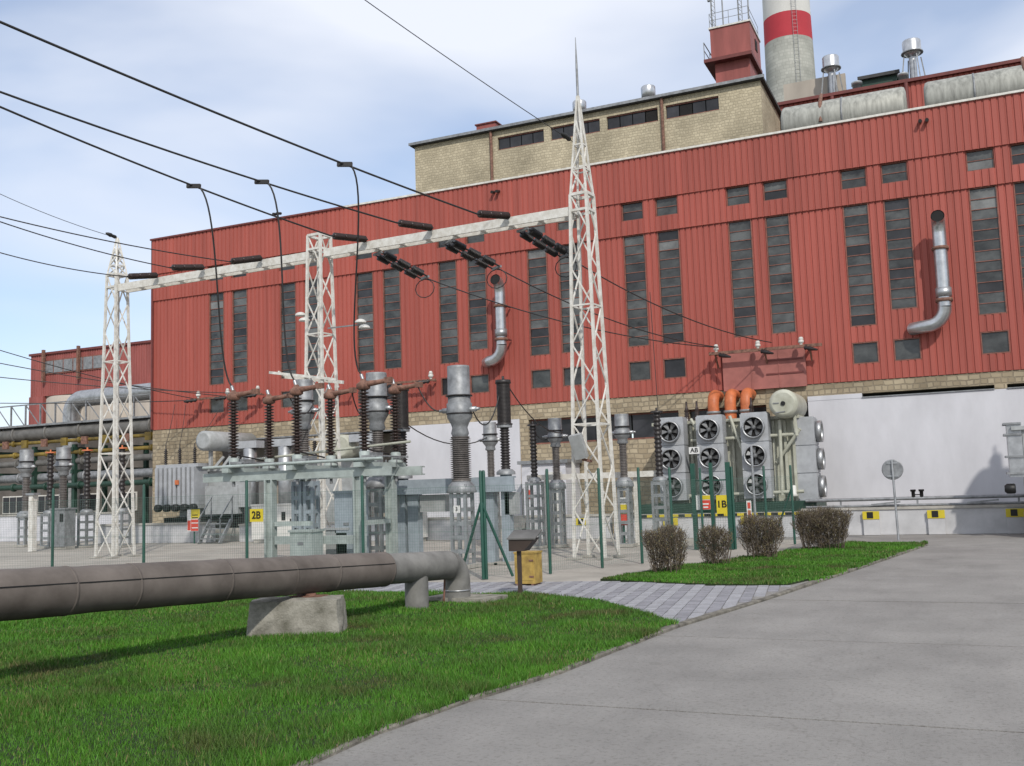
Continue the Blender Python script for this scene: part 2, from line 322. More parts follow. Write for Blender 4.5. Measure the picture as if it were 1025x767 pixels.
_g = _t.nodes.new('ShaderNodeNewGeometry'); _n = _t.nodes.new('ShaderNodeTexNoise'); _n.inputs['Scale'].default_value = .75; _n.inputs['Detail'].default_value = 6; _n.inputs['Roughness'].default_value = .65
_r = _t.nodes.new('ShaderNodeValToRGB'); e = _r.color_ramp.elements; e[0].position = .30; e[0].color = (.095, .085, .035, 1); e[1].position = .70; e[1].color = (.085, .225, .020, 1)
e2 = _r.color_ramp.elements.new(.42); e2.color = (.058, .125, .019, 1); e2 = _r.color_ramp.elements.new(.52); e2.color = (.060, .170, .016, 1)
_a = _t.nodes.new('ShaderNodeAttribute'); _a.attribute_name = 'tone'; _hs = _t.nodes.new('ShaderNodeHueSaturation')
_t.links.new(_g.outputs['Position'], _n.inputs['Vector']); _t.links.new(_n.outputs['Fac'], _r.inputs[0]); _d = _t.nodes.new('ShaderNodeAttribute'); _d.attribute_name = 'dry'; _mx = _t.nodes.new('ShaderNodeMix'); _mx.data_type = 'RGBA'; _mx.inputs['B'].default_value = (.20, .165, .075, 1); _t.links.new(_d.outputs['Fac'], _mx.inputs['Factor']); _t.links.new(_r.outputs[0], _mx.inputs['A']); _t.links.new(_mx.outputs['Result'], _hs.inputs['Color']); _t.links.new(_a.outputs['Fac'], _hs.inputs['Value']); _t.links.new(_hs.outputs[0], _b.inputs['Base Color'])
def blades(name, poly, n, h0, h1, wd, label, near=(0, 0)):
    P = np.array([(p.x, p.y) for p in poly]); lo, hi = P.min(0), P.max(0); pts = []
    lo = np.maximum(lo, (-18, 3.5))
    while len(pts) < n:
        c = rng.uniform(lo, hi, (n*2, 2))
        d = np.hypot(c[:, 0], c[:, 1]); c = c[rng.random(len(c)) < np.clip((9/np.maximum(d, 1))**1.5, .0, 1.)]
        a = np.arctan2(-c[:, 0], c[:, 1]); c = c[(a > -.1) & (a < .98)]
        ins = np.zeros(len(c), bool); j = len(P)-1
        for i in range(len(P)):
            if P[i, 1] != P[j, 1]:
                ins ^= ((P[i, 1] > c[:, 1]) != (P[j, 1] > c[:, 1])) & (c[:, 0] < (P[j, 0]-P[i, 0])*(c[:, 1]-P[i, 1])/(P[j, 1]-P[i, 1])+P[i, 0])
            j = i
        kxv = np.interp(c[:, 1], [k.y for k in KL[:-3]], [k.x for k in KL[:-3]]); edge = kxv-c[:, 0]
        rag = .055+.06*np.sin(c[:, 1]*5.1)*np.sin(c[:, 1]*2.3+1)+.03*np.sin(c[:, 1]*17)
        ins &= (edge > rag) | (rng.random(len(c)) < .06)
        pts += list(c[ins])
    c = np.array(pts[:n])
    nc = 110; ky = rng.uniform(lo[1]+.5, hi[1]-.3 if lo[1] > 12 else 11.3, nc); kxs = np.interp(ky, [k.y for k in KL[:-3]], [k.x for k in KL[:-3]])-.08
    m_ = n//22; pick = rng.integers(0, nc, m_); c[-m_:, 0] = kxs[pick]+rng.normal(0, .035, m_); c[-m_:, 1] = ky[pick]+rng.normal(0, .06, m_)
    d = np.hypot(c[:, 0], c[:, 1])
    clump = .75+.5*np.clip(np.sin(c[:, 0]*3.1+np.sin(c[:, 1]*2.3)*2)*np.sin(c[:, 1]*2.7+c[:, 0]*.8), -.6, 1)
    h = rng.uniform(h0, h1, n)*clump; an = rng.uniform(0, 2*np.pi, n); le = rng.uniform(.1, .9, n)*h; ld = rng.uniform(0, 2*np.pi, n)
    ww = wd*rng.uniform(.7, 1.4, n)*np.clip(d/8, 1, 2.2)
    v = np.zeros((n, 3, 3)); z = .03
    v[:, 0] = np.c_[c[:, 0]-np.cos(an)*ww, c[:, 1]-np.sin(an)*ww, np.full(n, z-.01)]
    v[:, 1] = np.c_[c[:, 0]+np.cos(an)*ww, c[:, 1]+np.sin(an)*ww, np.full(n, z-.01)]
    v[:, 2] = np.c_[c[:, 0]+np.cos(ld)*le, c[:, 1]+np.sin(ld)*le, z+h]
    me = bpy.data.meshes.new(name); me.vertices.add(n*3); me.vertices.foreach_set('co', v.ravel()); me.loops.add(n*3); me.loops.foreach_set('vertex_index', np.arange(n*3, dtype=np.int32))
    me.polygons.add(n); me.polygons.foreach_set('loop_start', np.arange(0, n*3, 3, dtype=np.int32)); me.update(calc_edges=True)
    at_ = me.attributes.new('tone', 'FLOAT', 'POINT'); at_.data.foreach_set('value', np.repeat(rng.uniform(.65, 1.3, n), 3))
    dd = .06+.16*np.clip(np.sin(c[:, 0]*1.7+2*np.sin(c[:, 1]*.9))*np.sin(c[:, 1]*1.9+c[:, 0]), 0, 1)
    at_ = me.attributes.new('dry', 'FLOAT', 'POINT'); at_.data.foreach_set('value', np.repeat((rng.random(n) < dd)*rng.uniform(.3, 1, n), 3))
    me.materials.append(grass_mat); o = obj(name, me); return tag(o, label, 'grass', kind='stuff')
for nm, poly in (('lawn', LAWN1), ('lawn', LAWN2)):
    struct(MB().prism([(p.x, p.y) for p in poly], -.04, .028).build(nm, 'soil'))
blades('grass', LAWN1, 300000, .022, .075, .0038, 'bright green rough lawn in front of and under the big pipe')
blades('grass', LAWN2, 60000, .03, .075, .006, 'strip of green lawn with bushes beside the road')
# tufts against the block and pipe base

# ------------------------------------------------------------------ main hall
FY = 34.0; XL, XR = -32.82, 13.5; ZR = 13.37; ZB = 4.79
hall = thing('turbine_hall', 'long red corrugated power station hall above a stone block base', 'building', (XL, FY, 0))
MB().span((XL+.08, FY+.16, ZB), (XR, 60, 13.1)).build('core', 'dark', hall)
MB().span((XL+.1, FY+.5, 13.1), (XR-.1, 59.9, 13.16)).build('roof', 'roofing', hall)
PITCH = .21; AMP = .03
def corr(x0, x1, z0, z1, y):
    xs_ = []; k0 = math.floor(x0/PITCH)-1; k1 = math.ceil(x1/PITCH)+1
    pr = []
    for k in range(k0, k1):
        b = k*PITCH; pr += [(b, 0), (b+.14, 0), (b+.155, 1), (b+.195, 1)]
    def yy(x):
        for (a, ya), (b, yb) in zip(pr[:-1], pr[1:]):
            if a <= x <= b: return ya+(yb-ya)*(x-a)/(b-a)
        return 0
    pts = [(x0, yy(x0))]+[p for p in pr if x0 < p[0] < x1]+[(x1, yy(x1))]
    mb = MB(); n = len(pts)
    vs = [(x, y+AMP*t, z0) for x, t in pts]+[(x, y+AMP*t, z1) for x, t in pts]
    fs = [(i, i+1, n+i+1, n+i) for i in range(n-1)]
    # returns at both ends and the underside
    vs += [(x0, y+.13, z0), (x1, y+.13, z0), (x0, y+.13, z1), (x1, y+.13, z1)]
    fs += [(2*n, 0, n, 2*n+2), (n-1, 2*n+1, 2*n+3, 2*n-1), tuple([2*n]+[2*n+1]+list(range(n-1, -1, -1)))]
    return mb.add(vs, fs)
BAY = 3.78; WW = .80; OFF = 1.26
bays = [.63+BAY*k for k in range(-8, 4)]
Y3, Y2, Y1 = FY-.14, FY-.09, FY-.03
def clad(x0, x1, z0, z1, y): corr(x0, x1, z0, z1, y).build('cladding_panel', 'red', hall)
# top band
e = [XL]+[b-.86 for b in bays]+[XR]
for a, b in zip(e[:-1], e[1:]): clad(a, b, 11.75, ZR-.06, Y3)
wins = []
prev = XL
for b in bays:
    for k in (0, 1):
        x0 = b+k*OFF
        clad(prev, x0, 10.55, 11.75, Y2); clad(prev, x0, ZB-.03, 10.55, Y1)
        clad(x0, x0+WW, 10.55, 11.08, Y2)
        duct_here = (abs(b+3.15) < .1 and k == 1) or (abs(b+18.27) < .1 and k == 1)
        zb = 6.95 if duct_here else 6.52
        clad(x0, x0+WW, 6.0, zb, Y1); clad(x0, x0+WW, ZB-.03, 5.3, Y1)
        wins += [(x0, 11.08, 11.75, 2, 'small'), (x0, zb, 10.55, 12 if not duct_here else 11, 'tall'), (x0, 5.3, 6.0, 1, 'low')]
        prev = x0+WW
clad(prev, XR, 10.55, 11.75, Y2); clad(prev, XR, ZB-.03, 10.55, Y1)
pane_cache = {}
for (x0, z0, z1, n, kind) in wins:
    y = FY+.045; mb = MB(); t = .035
    mb.span((x0, FY-.02, z0), (x0+t, FY+.12, z1)).span((x0+WW-t, FY-.02, z0), (x0+WW, FY+.12, z1))
    mb.span((x0+t, FY-.02, z0), (x0+WW-t, FY+.12, z0+t)).span((x0+t, FY-.02, z1-t), (x0+WW-t, FY+.12, z1))
    ph = (z1-z0-2*t)/n
    for i in range(1, n): mb.span((x0+t, y-.03, z0+t+i*ph-.012), (x0+WW-t, y+.03, z0+t+i*ph+.012))
    wo_ = mb.build('window', 'frame', hall)
    wo_.location = (x0-XL, 0, z0)
    wo_.data.transform(Matrix.Translation((-(x0-XL), 0, -z0)))
    key = (round(ph, 3),)
    if key not in pane_cache: pane_cache[key] = [shared(MB().box((0, 0, 0), (WW-2*t, .012, ph-.02)), 'pane', q) for q in ('pane', 'pane_d', 'pane_l')]
    for i in range(n):
        obj('pane', pane_cache[key][random.choices((0, 1, 2), (.84, .11, .05))[0]], wo_, (WW/2, y-FY+random.uniform(-.004, .004), t+(i+.5)*ph), (random.uniform(-.025, .025), 0, random.uniform(-.012, .012)))
# parapet trim
MB().span((XL-.03, FY-.2, ZR-.06), (-22.5, FY+.1, ZR+.01)).build('coping', 'red_trim', hall)
MB().span((-22.5, FY-.2, ZR-.06), (XR, FY+.1, ZR+.01)).build('coping', 'tower', hall)
MB().span((XL-.02, FY-.12, ZB), (XL+.07, FY+.3, ZR-.07)).build('corner_trim', 'red_trim', hall)
MB().add([(XL, FY+.3, ZB), (XL, 60, ZB), (XL, 60, ZR), (XL, FY+.3, ZR)], [(0, 3, 2, 1)]).build('gable_cladding', 'red_plain', hall)
# stone base with openings: pieces between openings
BY0, BY1 = FY, FY+.45
def brick(x0, x1, z0, z1): MB().span((x0, BY0, z0), (x1, BY1, z1)).build('stone_base_wall', 'brick', hall)
brick(XL, -30.2, 0, ZB-.04); brick(-30.2, -19.9, 4.12, ZB-.045); brick(-30.2, -29.3, 0, 4.12)
brick(-24.6, -23.2, 0, 4.12); 
brick(-19.9, -15.02, 4.22, ZB-.042); brick(-15.02, -4.42, 4.18, ZB-.043); brick(-15.02, -4.42, 0, 3.25); brick(-4.42, XR, 4.35, ZB-.044)
for x in (-15.02, -12.0, -9.0, -6.0): brick(x, x+.35, 3.25, 4.18)
# strip windows in the stone base
for x0, x1 in ((-14.67, -12.0), (-11.65, -9.0), (-8.65, -6.0), (-5.65, -4.42)):
    n = 3; sw = MB().span((x0, FY+.2, 3.25), (x1, FY+.3, 3.31)).span((x0, FY+.2, 4.12), (x1, FY+.3, 4.18)).build('window', 'frame', hall); pw_ = (x1-x0)/n
    for i in range(n): MB().span((x0+i*pw_+.03, FY+.24, 3.31), (x0+(i+1)*pw_-.03, FY+.26, 4.12)).build('pane', 'pane_d', sw)
# white rendered cell walls
ww = MB().span((-19.9, FY-.06, 0), (-15.02, FY+.4, 4.22)).build('white_wall', 'white', hall)
ww = MB().span((-4.64, FY-.06, 0), (XR, FY+.4, 4.2)).span((-4.64, FY-.07, 4.2), (-2.95, FY+.4, 4.35)).build('white_wall', 'white', hall)
MB().span((-2.95, FY-.1, 4.2), (.9, FY+.1, 4.23)).span((1.25, FY-.1, 4.2), (XR, FY+.1, 4.23)).build('ledge', 'galvd', hall)
MB().span((.9, FY-.06, 4.2), (1.25, FY+.4, 4.35)).build('brick_pier', 'brick', hall)
# left transformer bays: inner dark back wall and lintels
MB().span((-30.2, FY-.04, 4.07), (-19.9, FY+.06, 4.13)).build('lintel', 'galvd', hall)
MB().span((-29.3, FY+1.9, 0), (-19.9, FY+2.1, 4.12)).build('bay_back_wall', 'paleconc', hall)
# transformer gate panel on the cladding behind the orange pipes
gpan = MB().span((-7.35, FY-.16, 4.7), (-4.62, FY-.07, 6.05)).build('blanking_panel', 'pinkred', hall)
for z in (5.15, 5.6): MB().span((-5.9, FY-.19, z), (-4.7, FY-.16, z+.05)).build('batten', 'red_trim', gpan)
for x in (-6.4, -5.5): MB().span((x, FY-.18, 4.72), (x+.03, FY-.16, 6.02)).build('batten', 'pinkred', gpan)
# small wall spouts
for px, py in ((276, 214), (494, 192), (921, 121)):
    p = at(px, py, FY-.2)
    for k in (0, .2): MB().tube([(p.x+k, FY-.12, p.z), (p.x+k, FY-.38, p.z-.06)], .06, 8).build('spout', 'dbrown', hall)

# wall ducts
def wall_duct(px, py0, py1, toleft, label):
    a = at(px, py0, FY-.55); b = at(px+3, py1, FY-.55); x = a.x; Yd = FY-.55; r = .2; zt, zb = a.z, b.z
    t = thing('exhaust_duct', label, 'duct', (x, FY, zb), 'steel exhaust ducts on the red facade')
    pts = [(x, Yd, zb+.55)]
    for k in range(1, 7):
        an = k*math.pi/12; pts.append((x-.55*(1-math.cos(an)), Yd+.1*k/6, zb+.55-.55*math.sin(an)))
    pts += [(x-toleft*.75, Yd+.2, zb), (x-toleft, FY-.1, zb)]
    MB().tube(pts, r, 16).build('elbow', 'duct', t)
    MB().tube([(x, Yd, zb+.55), (x, Yd, zt-.35)], r, 18).build('shaft', 'duct', t)
    MB().tube([(x, Yd, zt-.35), (x, Yd-.03, zt-.12), (x, Yd-.16, zt+.05), (x, Yd-.38, zt+.1)], r, 16, cap=False).build('cowl', 'duct', t)
    MB().tube([(x, Yd-.2, zt+.06), (x, Yd-.36, zt+.095)], r*.9, 16).build('opening', 'dark', t)
    for z in (zb+.75, zt-.85):
        c = MB().lathe([(r+.01, z-.05), (r+.05, z-.05), (r+.05, z+.05), (r+.01, z+.05)], (x, Yd, 0)).build('clamp', 'rust', t)
        MB().bar((x-.2, Yd, z), (x-.2, FY-.1, z), .05).bar((x+.2, Yd, z), (x+.2, FY-.1, z), .05).build('bracket', 'red_trim', c)
    MB().lathe([(r+.005, 0), (r+.035, 0), (r+.035, .28), (r+.005, .28)], (x, Yd, zb+.85)).build('sleeve', 'galv', t)
wall_duct(939, 222, 325, 1.0, 'steel exhaust duct with open cowl at the right end of the red facade')
wall_duct(500, 284, 360, .85, 'steel exhaust duct on red facade left of the tall lattice mast')

# ------------------------------------------------------------------ stone penthouse, upper block, tanks, tower, chimney
SY = 40; sx0, sx1, sz = -22.58, -6.53, 17.75
pent = thing('stone_penthouse', 'beige stone upper storey with dark strip windows above the red hall', 'building', ((sx0+sx1)/2, SY, 13.16))
strips = []
for a, b in (((498, 137), (544, 127)), ((551, 126), (600, 117)), ((607, 116), (658, 106)), ((666, 104), (719, 95))):
    strips.append((at(*a, SY).x, at(*b, SY).x))
wz0, wz1 = 16.85, 17.45; prev = sx0
mb = MB().span((sx0, SY, 13.16), (sx1, SY+.4, wz0)).span((sx0, SY, wz1), (sx1, SY+.4, sz))
for a, b in strips: mb.span((prev, SY, wz0), (a, SY+.4, wz1)); prev = b
mb.span((prev, SY, wz0), (sx1, SY+.4, wz1)); mb.span((sx1-.4, SY+.4, 13.16), (sx1, 44.6, sz)).span((sx0, SY+.4, 13.16), (sx0+.4, 60, sz))
mb.build('wall', 'stone', pent)
for a, b in strips:
    wn = MB().span((a, SY+.05, wz0), (b, SY+.12, wz0+.05)).span((a, SY+.05, wz1-.05), (b, SY+.12, wz1)).build('window', 'frame', pent); n = 4
    for i in range(n):
        p_ = MB().span((a+(b-a)*i/n+.02, SY+.1, wz0+.05), (a+(b-a)*(i+1)/n-.02, SY+.12, wz1-.05)).build('pane', 'dark' if (i == 3 and a > -14 and a < -12) or (i == 1 and a > -11) else 'pane_d', wn)
rf = MB().span((sx0-.15, SY-.18, sz), (sx1+.15, 60, sz+.12)).build('roof', 'roofing', pent)
MB().span((sx0-.2, SY-.24, sz+.03), (sx1+.2, SY-.17, sz+.15)).build('gutter', 'galvd', rf)
for px, py in ((492, 135), (662, 90)):
    x = at(px, py, SY).x; MB().tube([(x, SY-.08, 13.3), (x, SY-.08, sz)], .07, 8).build('downpipe', 'rust', pent)
def roof_vent(p, r, h, label, base):
    t = thing('roof_vent', label, 'vent', (p.x, p.y, base), 'roof vents')
    MB().lathe([(r*.7, 0), (r*.7, h*.55), (r, h*.55), (r, h), (r*.9, h+.05)], (p.x, p.y, base)).build('cap', 'duct', t)
roof_vent(at(649, 95, 42), .32, 1.35, 'small silver roof vent above the second strip window from the right', sz+.1)
roof_vent(at(580, 105, 42), .32, 1.3, 'small silver roof vent half hidden behind the mast spike', sz+.1)
p = at(490, 128, 42); hb = thing('roof_hatch', 'small red box hatch on the stone penthouse roof', 'hatch', (p.x, p.y, sz+.1))
MB().span((p.x-.5, p.y-.4, sz+.1), (p.x+.5, p.y+.4, sz+1.1)).build('housing', 'red_plain', hb); MB().span((p.x-.56, p.y-.46, sz+1.1), (p.x+.56, p.y+.46, sz+1.16)).build('lid', 'red_trim', hb)
# upper red block
UY = 44.7; uz = 18.35
up = thing('upper_hall', 'red clad upper block behind the roof tanks', 'building', (3.5, UY, 13.16))
e = [sx1+.0, -2, 2.5, 7, XR]
for a, b in zip(e[:-1], e[1:]): corr(a, b, 13.16, uz-.08, UY).build('cladding_panel', 'red', up)
MB().span((sx1, UY+.1, 13.2), (XR, 60, uz-.1)).build('core', 'roofing', up); MB().span((sx1-.1, UY-.15, uz-.08), (XR, UY+.5, uz+.06)).build('coping', 'red_trim', up)
for px in (833, 908):
    x = at(px, 100, UY-.1).x; MB().tube([(x, UY-.1, 13.2), (x, UY-.1, uz-.1)], .09, 8).build('downpipe', 'red_trim', up)
def cap_vent(px, py, label, sc=1.):
    p = at(px, py, 46.5); x, y = p.x, p.y; zb = uz-.1; zt = p.z
    t = thing('cowl_vent', label, 'vent', (x, y, zb), 'cowl vents on the upper roof'); r = .37*sc
    MB().tube([(x, y, zb), (x, y, zt-.75)], .15*sc, 12).build('pipe', 'galv', t)
    MB().lathe([(.15*sc, 0), (r*1.02, .2), (r, .24), (r, .72), (r*.94, .76), (0, .77)], (x, y, zt-.77)).build('cowl', 'duct', t)
    for k in range(4):
        an = k*math.pi/2+.5; MB().bar((x+math.cos(an)*r, y+math.sin(an)*r, zt-.75), (x+math.cos(an)*r*1.7, y+math.sin(an)*r*1.7, zb), .05).build('stay', 'galvd', t)
    MB().lathe([(r*1.05, 0), (r*1.2, 0), (r*1.2, .05), (r*1.05, .05)], (x, y, zt-.6)).build('ring', 'galvd', t)
cap_vent(831, 57, 'silver cowl vent on thin legs just right of the chimney')
cap_vent(912, 41, 'silver cowl vent on thin legs further right on the upper roof', 1.05)
for px, py, l in ((857, 74, 'short silver roof stub beside the left cowl vent'), (903, 66, 'short silver roof stub beside the right cowl vent')):
    p = at(px, py, 46); t = thing('vent_stub', l, 'vent', (p.x, p.y, uz-.1)); MB().lathe([(.2, 0), (.2, .8), (.24, .8), (.24, .95)], (p.x, p.y, uz-.1), n=14).build('pipe', 'duct', t)
a = at(862, 78, 47); b = at(897, 72, 47); t = thing('roof_shed', 'low dark roofed shed between the two cowl vents', 'shed', ((a.x+b.x)/2, 47.5, uz-.1))
MB().span((a.x, 47, uz-.1), (b.x, 48, a.z-.15)).build('wall', 'dgreen', t); MB().span((a.x-.15, 46.8, a.z-.15), (b.x+.15, 48.2, a.z)).build('roof', 'roofing', t)
a = at(784, 86, 47); b = at(846, 76, 47); t = thing('roof_screen', 'grey concrete parapet screen at the foot of the chimney', 'screen', ((a.x+b.x)/2, 47, uz-.1))
MB().span((a.x, 47, uz-.1), (b.x, 47.2, a.z+.05)).build('panel', 'paleconc', t)
# roof tanks
def roof_tank(x0, x1, label):
    y, r, z = 37.0, .78, 14.5; t = thing('roof_tank', label, 'tank', ((x0+x1)/2, y, 13.16), 'horizontal tanks on the hall roof')
    L_ = x1-x0; MB().lathe([(r*.75, 0), (r*.95, .05), (r, .14), (r, L_-.14), (r*.95, L_-.05), (r*.75, L_)], (x0, y, z), (1, 0, 0), 26).build('shell', 'tank', t)
    n = int(L_/1.5)
    for k in range(1, n):
        x = x0+k*L_/n; MB().lathe([(r, -.03), (r+.02, -.03), (r+.02, .03), (r, .03)], (x, y, z), (1, 0, 0), 26).build('strap', 'galvd', t)
    for f in (.2, .8): MB().span((x0+L_*f-.15, y-.6, 13.16), (x0+L_*f+.15, y+.6, 13.95)).build('saddle', 'galvd', t)
    x = x0+L_*.33; MB().tube([(x, y-.75, 14.3), (x, y-.6, 15.0), (x, y-.2, 15.4), (x, y, 15.55)], .07, 8).build('pipe', 'rust', t)
roof_tank(at(783, 110, 37).x, at(907, 95, 37).x, 'weathered grey roof tank next to the stone penthouse')
roof_tank(at(925, 95, 37).x, 9.0, 'weathered grey roof tank running out of the right edge')
# red stair tower
TY = 48; tw = thing('stair_tower', 'small red tower with overhanging top and antennas', 'tower', (-9.2, TY, 18.0))
x0, x1 = -10.1, -8.2
MB().span((x0+.1, TY+.1, 17.87), (x1-.1, TY+2.3, 22.25)).build('shaft', 'red_plain', tw)
MB().span((x0-.35, TY-.35, 22.25), (x1+.1, TY+2.5, 22.42)).build('ledge', 'red_trim', tw)
MB().span((x0, TY-.2, 22.42), (x1+.05, TY+2.45, 23.95)).build('top_room', 'red_plain', tw)
MB().span((x0-.06, TY-.26, 23.95), (x1+.1, TY+2.5, 24.03)).build('coping', 'tower', tw)
wd = MB().span((x1+.05, TY+1.0, 23.0), (x1+.08, TY+1.5, 23.55)).build('window', 'dark', tw)
rail = MB()
for z in (24.4, 24.75): rail.bar((x0, TY-.2, z), (x1, TY-.2, z), .02).bar((x1, TY-.2, z), (x1, TY+2.4, z), .02).bar((x0, TY-.2, z), (x0, TY+2.4, z), .02)
for x, y in ((x0, TY-.2), (x1, TY-.2), ((x0+x1)/2, TY-.2), (x1, TY+2.4), (x0, TY+2.4)): rail.bar((x, y, 24.03), (x, y, 24.75), .025)
rail.build('railing', 'galvd', tw)
rail = MB()
for y in (TY-.3, TY+1, TY+2.4): rail.bar((x0-.32, y, 22.42), (x0-.32, y, 23.3), .035)
rail.bar((x0-.32, TY-.3, 23.3), (x0-.32, TY+2.4, 23.3), .035).bar((x0-.32, TY-.3, 22.9), (x0-.32, TY+2.4, 22.9), .03); rail.build('railing', 'galvd', tw)
def antenna(px, h, label, lat):
    p = at(px, 25, TY+.3); x, y = p.x, p.y
    t = thing('antenna', label, 'antenna', (x, y, 24.03), 'antennas on the red tower')
    if lat:
        mb = MB()
        for i in range(3): an = i*2.094; mb.bar((x+.12*math.cos(an), y+.12*math.sin(an), 24.0), (x+.12*math.cos(an), y+.12*math.sin(an), 24+h), .03)
        for k in range(int(h/.25)):
            for i in range(3): a1, a2 = i*2.094, (i+1)*2.094; mb.bar((x+.12*math.cos(a1), y+.12*math.sin(a1), 24+k*.25), (x+.12*math.cos(a2), y+.12*math.sin(a2), 24.25+k*.25), .018)
        mb.build('mast', 'galvd', t); MB().span((x-.22, y-.1, 24+h*.55), (x-.1, y+.05, 24+h*.95)).build('panel_antenna', 'galvd', t)
    else: MB().tube([(x, y, 24), (x, y, 24+h)], .035, 6).build('mast', 'galvd', t)
antenna(714, 3.0, 'lattice antenna mast at the left corner of the red tower', True); antenna(741, 3.0, 'lattice antenna mast in the middle of the red tower top', True)
antenna(724, 1.6, 'thin whip antenna between the two lattice antenna masts', False); antenna(750, 2.1, 'thin whip antenna at the right corner of the red tower', False)
# chimney
CY = 90; cx = (at(761, 10, CY).x+at(807.5, 10, CY).x)/2; cr0 = 2.12
ch = thing('chimney', 'tall round chimney with white and red bands over grey blockwork', 'chimney', (cx, CY+2, 0))
def zt(py): return at(787, py, CY).z
zb1, zb2 = zt(33)-.3, zt(8)-.3
def cr_(z): return cr0+(44-z)*.012
MB().lathe([(cr_(0), 0), (cr_(zb1), zb1)], (cx, CY+2, 0), n=40).build('shaft', 'ch_grey', ch)
MB().lathe([(cr_(zb1), zb1), (cr_(zb2), zb2)], (cx, CY+2, 0), n=40).build('red_band', 'ch_red', ch)
MB().lathe([(cr_(zb2), zb2), (cr_(zb2+8), zb2+8)], (cx, CY+2, 0), n=40).build('white_band', 'ch_white', ch)
MB().lathe([(cr_(zb2+8), zb2+8), (cr_(zb2+11), zb2+11)], (cx, CY+2, 0), n=40).build('red_band', 'ch_red', ch)
lad = MB(); la = Vector((.42, -.91, 0))
for s in (-.2, .2):
    q = Vector((.91, .42, 0))*s; lad.bar((cx+la.x*(cr_(20)+.12)+q.x, CY+2+la.y*(cr_(20)+.12)+q.y, 18), (cx+la.x*(cr_(52)+.12)+q.x, CY+2+la.y*(cr_(52)+.12)+q.y, 52), .03)
for k in range(95): z = 18.3+k*.35; lad.bar((cx+la.x*(cr_(z)+.12)-.18, CY+2+la.y*(cr_(z)+.12)-.084, z), (cx+la.x*(cr_(z)+.12)+.18, CY+2+la.y*(cr_(z)+.12)+.084, z), .02)
lad.build('ladder', 'galvd', ch)

# ------------------------------------------------------------------ left annex and pipe rack
AY = 48
ax0 = at(31, 357, AY).x; az = at(31, 357, AY).z
an = thing('annex_hall', 'distant dull red annex with pale silo wall left of the hall', 'building', ((ax0-33)/2, AY, 0))
zlow = at(95, 392, AY).z
corr(ax0, -33.5, zlow, az, AY).build('cladding', 'red_plain', an)
MB().span((ax0, AY+.2, 0), (-32.9, AY+12, az-.15)).build('core', 'paleconc', an)
MB().span((ax0-.1, AY-.1, az), (-33, AY+12, az+.15)).build('roof_edge', 'red_trim', an)
MB().span((ax0, AY-.1, 0), (ax0+1.3, AY+.2, zlow)).build('corner_pier', 'red_plain', an)
a = at(45, 362, AY); b = at(104, 366, AY)
wn = MB().span((a.x, AY-.06, a.z-.9), (b.x, AY-.01, a.z+.05)).build('window', 'frame', an)
for i in range(6): MB().span((a.x+(b.x-a.x)*i/6+.05, AY-.09, a.z-.82), (a.x+(b.x-a.x)*(i+1)/6-.05, AY-.06, a.z-.02)).build('pane', 'galvd', wn)
for i in range(4):
    x = ax0+3.0+i*3.9; MB().lathe([(1.9, 0), (1.9, zlow-.25), (1.7, zlow-.1)], (x, AY+1.2, 0), n=24).build('silo', 'paleconc', an)
for px in (42, 77):
    x = at(px, 380, AY-.3).x; MB().span((x-.08, AY-.3, az-1.9), (x+.08, AY-.12, az+.3)).build('flue', 'rust', an)
a = at(72, 400, 44); t = thing('large_duct', 'fat silver insulated pipe bending down in front of the annex silos', 'pipe', (a.x, 44, 0))
pts = [(a.x, 44, 0), (a.x, 44, a.z-.9)]+[(a.x+.9*(1-math.cos(k*math.pi/12)), 44, a.z-.9+.9*math.sin(k*math.pi/12)) for k in range(1, 7)]+[(-34.5, 44, a.z+.15)]
MB().tube(pts, .5, 16).build('pipe', 'galv', t)
# pipe rack
RY = 38.5; rx0 = at(-30, 440, RY).x; rx1 = -33.2
rack = thing('pipe_rack', 'green steel pipe rack with walkway along the left background', 'rack', ((rx0+rx1)/2, RY, 0))
zz = {k: at(70, k, RY).z for k in (404, 424, 430, 446, 455, 468)}
for i in range(7):
    x = rx0+(rx1-rx0)*i/6
    MB().bar((x, RY-.6, 0), (x, RY-.6, zz[446]), .2).build('post', 'dgreen', rack); MB().bar((x, RY+1.4, 0), (x, RY+1.4, zz[446]), .2).build('post', 'dgreen', rack)
    for k in (446, 468): MB().bar((x, RY-.8, zz[k]-.25), (x, RY+1.6, zz[k]-.25), .14, .2).build('cross_beam', 'dgreen', rack)
rl = MB().bar((rx0, RY-.9, zz[404]), (rx1, RY-.9, zz[404]), .06).build('handrail', 'galvd', rack)
n = 16
for i in range(n):
    xa, xb = rx0+(rx1-rx0)*i/n, rx0+(rx1-rx0)*(i+1)/n
    MB().bar((xa, RY-.9, zz[424]), (xa, RY-.9, zz[404]), .07).build('rail_post', 'galvd', rack)
    MB().bar((xa, RY-.9, zz[404]), ((xa+xb)/2+(xb-xa)*.4, RY-.9, zz[424]), .04).build('diagonal', 'galvd', rack)
MB().span((rx0, RY-.95, zz[424]-.1), (rx1, RY-.4, zz[424])).build('walkway', 'galvd', rack)
def rack_pipe(py, r, m, dy, label, grp=None):
    z = at(70, py, RY+dy).z; t = thing('rack_pipe', label, 'pipe', (rx0, RY+dy, z), 'pipes on the rack'); MB().tube([(rx0, RY+dy, z), (rx1-.1, RY+dy, z)], r, 14).build('pipe', m, t)
    for k in range(6): x = rx0+2+k*(rx1-rx0-3)/6; MB().lathe([(r, -.06), (r+.07, -.06), (r+.07, .06), (r, .06)], (x, RY+dy, z), (1, 0, 0)).build('flange', m, t)
rack_pipe(432, .36, 'pipegrey', -.55, 'fat grey pipe on top of the rack, the highest of its pipes')
